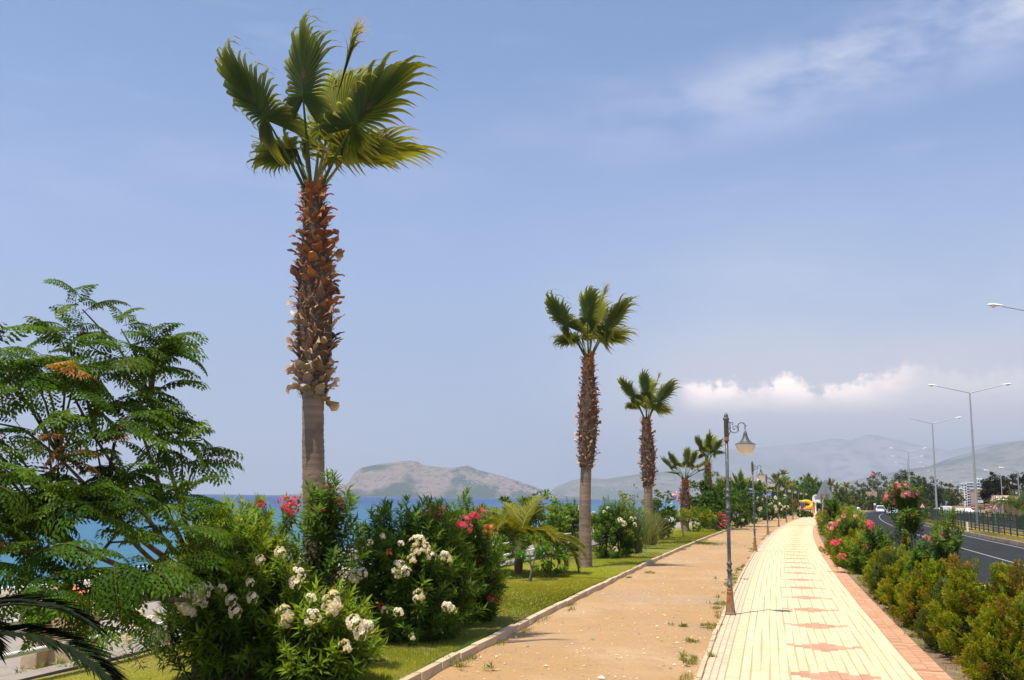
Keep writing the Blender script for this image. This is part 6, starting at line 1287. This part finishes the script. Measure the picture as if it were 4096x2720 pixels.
blades('kerb_grass', scatter(9000, 11, 40, -3.72, -3.64, -.01, 4), .11, .010, (.06, .13, .018), (.14, .22, .03), 4)
blades('median_grass', scatter(20000, 60, 190, 15.2, 16.8, .02, 5), .12, .05, (.12, .13, .02), (.36, .27, .06), 5)
gq = np.concatenate([np.c_[at(2810, 2172)[:2][None] + rng.normal(0, 1, (2500, 2)) * np.array([[.75, 1.2]]) * np.abs(rng.normal(0, 1, (2500, 1))), np.full(2500, -.03)]])
blades('weeds', gq, .09, .02, (.07, .13, .02), (.16, .22, .04), 6)
r = np.random.default_rng(77); ew = []
for k in range(70):
    y0 = 11 + 70 * r.uniform(0, 1) ** 1.7; t0 = -.06 - abs(r.normal(0, .12)) if r.random() < .62 else -3.46 + abs(r.normal(0, .10)); m = int(r.integers(15, 90)); ew.append(np.c_[P_y(y0 + r.normal(0, .16, m), t0 + r.normal(0, .05, m)), np.full(m, -.03)])
blades('edge_weeds', np.concatenate(ew), .07, .013, (.08, .13, .015), (.26, .26, .06), 66)
WT = [(2855, 2412, .22, 'bushy weed tuft in the bare earth close behind the nearest lamp base'), (2935, 2318, .24, 'weed tuft on the path kerb by the nearest lamp pole'), (2832, 2500, .16, 'thin weed tuft on the earth in front of the nearest lamp base'), (2790, 2560, .13, 'little weed tuft beside the path kerb, before the lamp'), (2810, 2625, .20, 'low weed tuft creeping along the path kerb'), (2752, 2640, .2, 'weed tuft on the earth near the bottom of the path kerb'), (2720, 2500, .12, 'faint dry weed tuft on the open earth'), (2600, 2290, .18, 'dry weed tuft beside the lawn kerb at the second palm'), (1860, 2660, .28, 'grey dry weed tuft against the lawn kerb close to the camera'), (3655, 2545, .2, 'weed tuft in the gap of the red paving border'), (230, 2668, .28, 'dark weed tuft at the foot of the broad stone post')]
for k, (u, v, s_, lb) in enumerate(WT):
    q = at(u, v); r = np.random.default_rng(200 + k); wd = thing('weed_tuft', lb, 'weed', (q[0], q[1], 0), 0, 'weed tufts in the earth'); mb = MB()
    for cl in range(6):
        cx, cy = r.normal(0, s_ * .75), r.normal(0, s_ * .6); hh = s_ * r.uniform(.25, .8); n = int(r.integers(12, 40)); a = r.uniform(0, 6.283, n); el_ = r.uniform(.15, 1.4, n)
        leaves(mb, np.c_[cx + r.normal(0, .03, n), cy + r.normal(0, .03, n), np.full(n, -.02)], np.c_[np.cos(a) * np.cos(el_), np.sin(a) * np.cos(el_), np.sin(el_)], np.tile([0, 0, 1.], (n, 1)) + r.normal(0, .3, (n, 3)), hh * r.uniform(.5, 1.3, n), .014, np.array([.11, .15, .025]) * r.uniform(.6, 1.6, (n, 1)) + r.uniform(0, .10, (n, 1)) * np.array([1, .75, .1]), .3)
    mb.obj('leaves', M['foliage'], wd)
r = np.random.default_rng(9); pm_ = MB(); P0 = scatter(2600, 11, 60, -3.4, 0, -.028, 12); 
for p in P0:
    s_ = abs(r.normal(0, .011)) + .005; V = nrm(r.normal(size=(6, 3))) * 0 + np.array([[1, 0, 0], [0, 1, 0], [-1, 0, 0], [0, -1, 0], [0, 0, .7], [0, 0, -.3]]) * r.uniform(.6, 1.3, (6, 1)) * s_
    pm_.add(V + p, [[0, 1, 4], [1, 2, 4], [2, 3, 4], [3, 0, 4]], np.array([.62, .47, .31]) * r.uniform(.45, 1.35))
M['pebble'] = mat('pebble', rough=.9, attr=True); pm_.obj('pebbles', M['pebble'], kind='stuff', smooth=False)
for (u, v, s_, lb) in [(2405, 2705, .055, 'pale stone lying on the bare earth nearest the camera'), (2372, 2552, .035, 'small dark stone on the middle of the bare earth'), (2628, 2500, .035, 'pale flat stone on the bare earth toward the lamp')]:
    q = at(u, v); V = np.array([[1, 0, 0], [.6, .7, .1], [-.2, .9, 0], [-1, .1, 0], [-.5, -.8, .1], [.5, -.8, 0], [.2, .1, .55], [-.3, -.1, .5]]) * s_
    MB().add(V, [[0, 1, 6], [1, 2, 6], [2, 7, 6], [2, 3, 7], [3, 4, 7], [4, 5, 7], [5, 6, 7], [5, 0, 6]], (.3, .27, .24) if 'dark' in lb else (.78, .66, .48)).obj('stone', M['pebble'], label=lb, cat='stone', group='loose stones').location = (q[0], q[1], -.02)
fp = MB(); P0 = np.concatenate([np.c_[at(u, v)[:2][None] + r.normal(0, .25, (10, 2)), np.full(10, .03)] for u, v in [(1650, 2548), (1750, 2552), (1420, 2560), (1400, 2540), (1800, 2545), (2070, 2310), (2290, 2318), (1500, 2640)]])
leaves(fp, P0, nrm(r.normal(size=(len(P0), 3)) * np.array([1, 1, .1])), np.tile([0, 0, 1.0], (len(P0), 1)), .04, .03, (.8, .76, .66), .2); fp.obj('fallen_petals', M['petal'], kind='stuff')
lt = MB(); P0 = np.concatenate([scatter(900, 11, 40, -8, -3.7, .012, 21), scatter(350, 11, 40, -3.3, .3, -.012, 22), scatter(500, 11, 36, 3.1, 5.5, .0, 23)])
leaves(lt, P0, nrm(r.normal(size=(len(P0), 3)) * np.array([1, 1, .12])), np.tile([0, 0, 1.0], (len(P0), 1)) + r.normal(0, .3, (len(P0), 3)), .06 * r.uniform(.5, 1.4, len(P0)), .016, np.array([.20, .12, .05]) * r.uniform(.5, 1.9, (len(P0), 1)), .2)
lt.obj('fallen_leaves', M['petal'], kind='stuff')
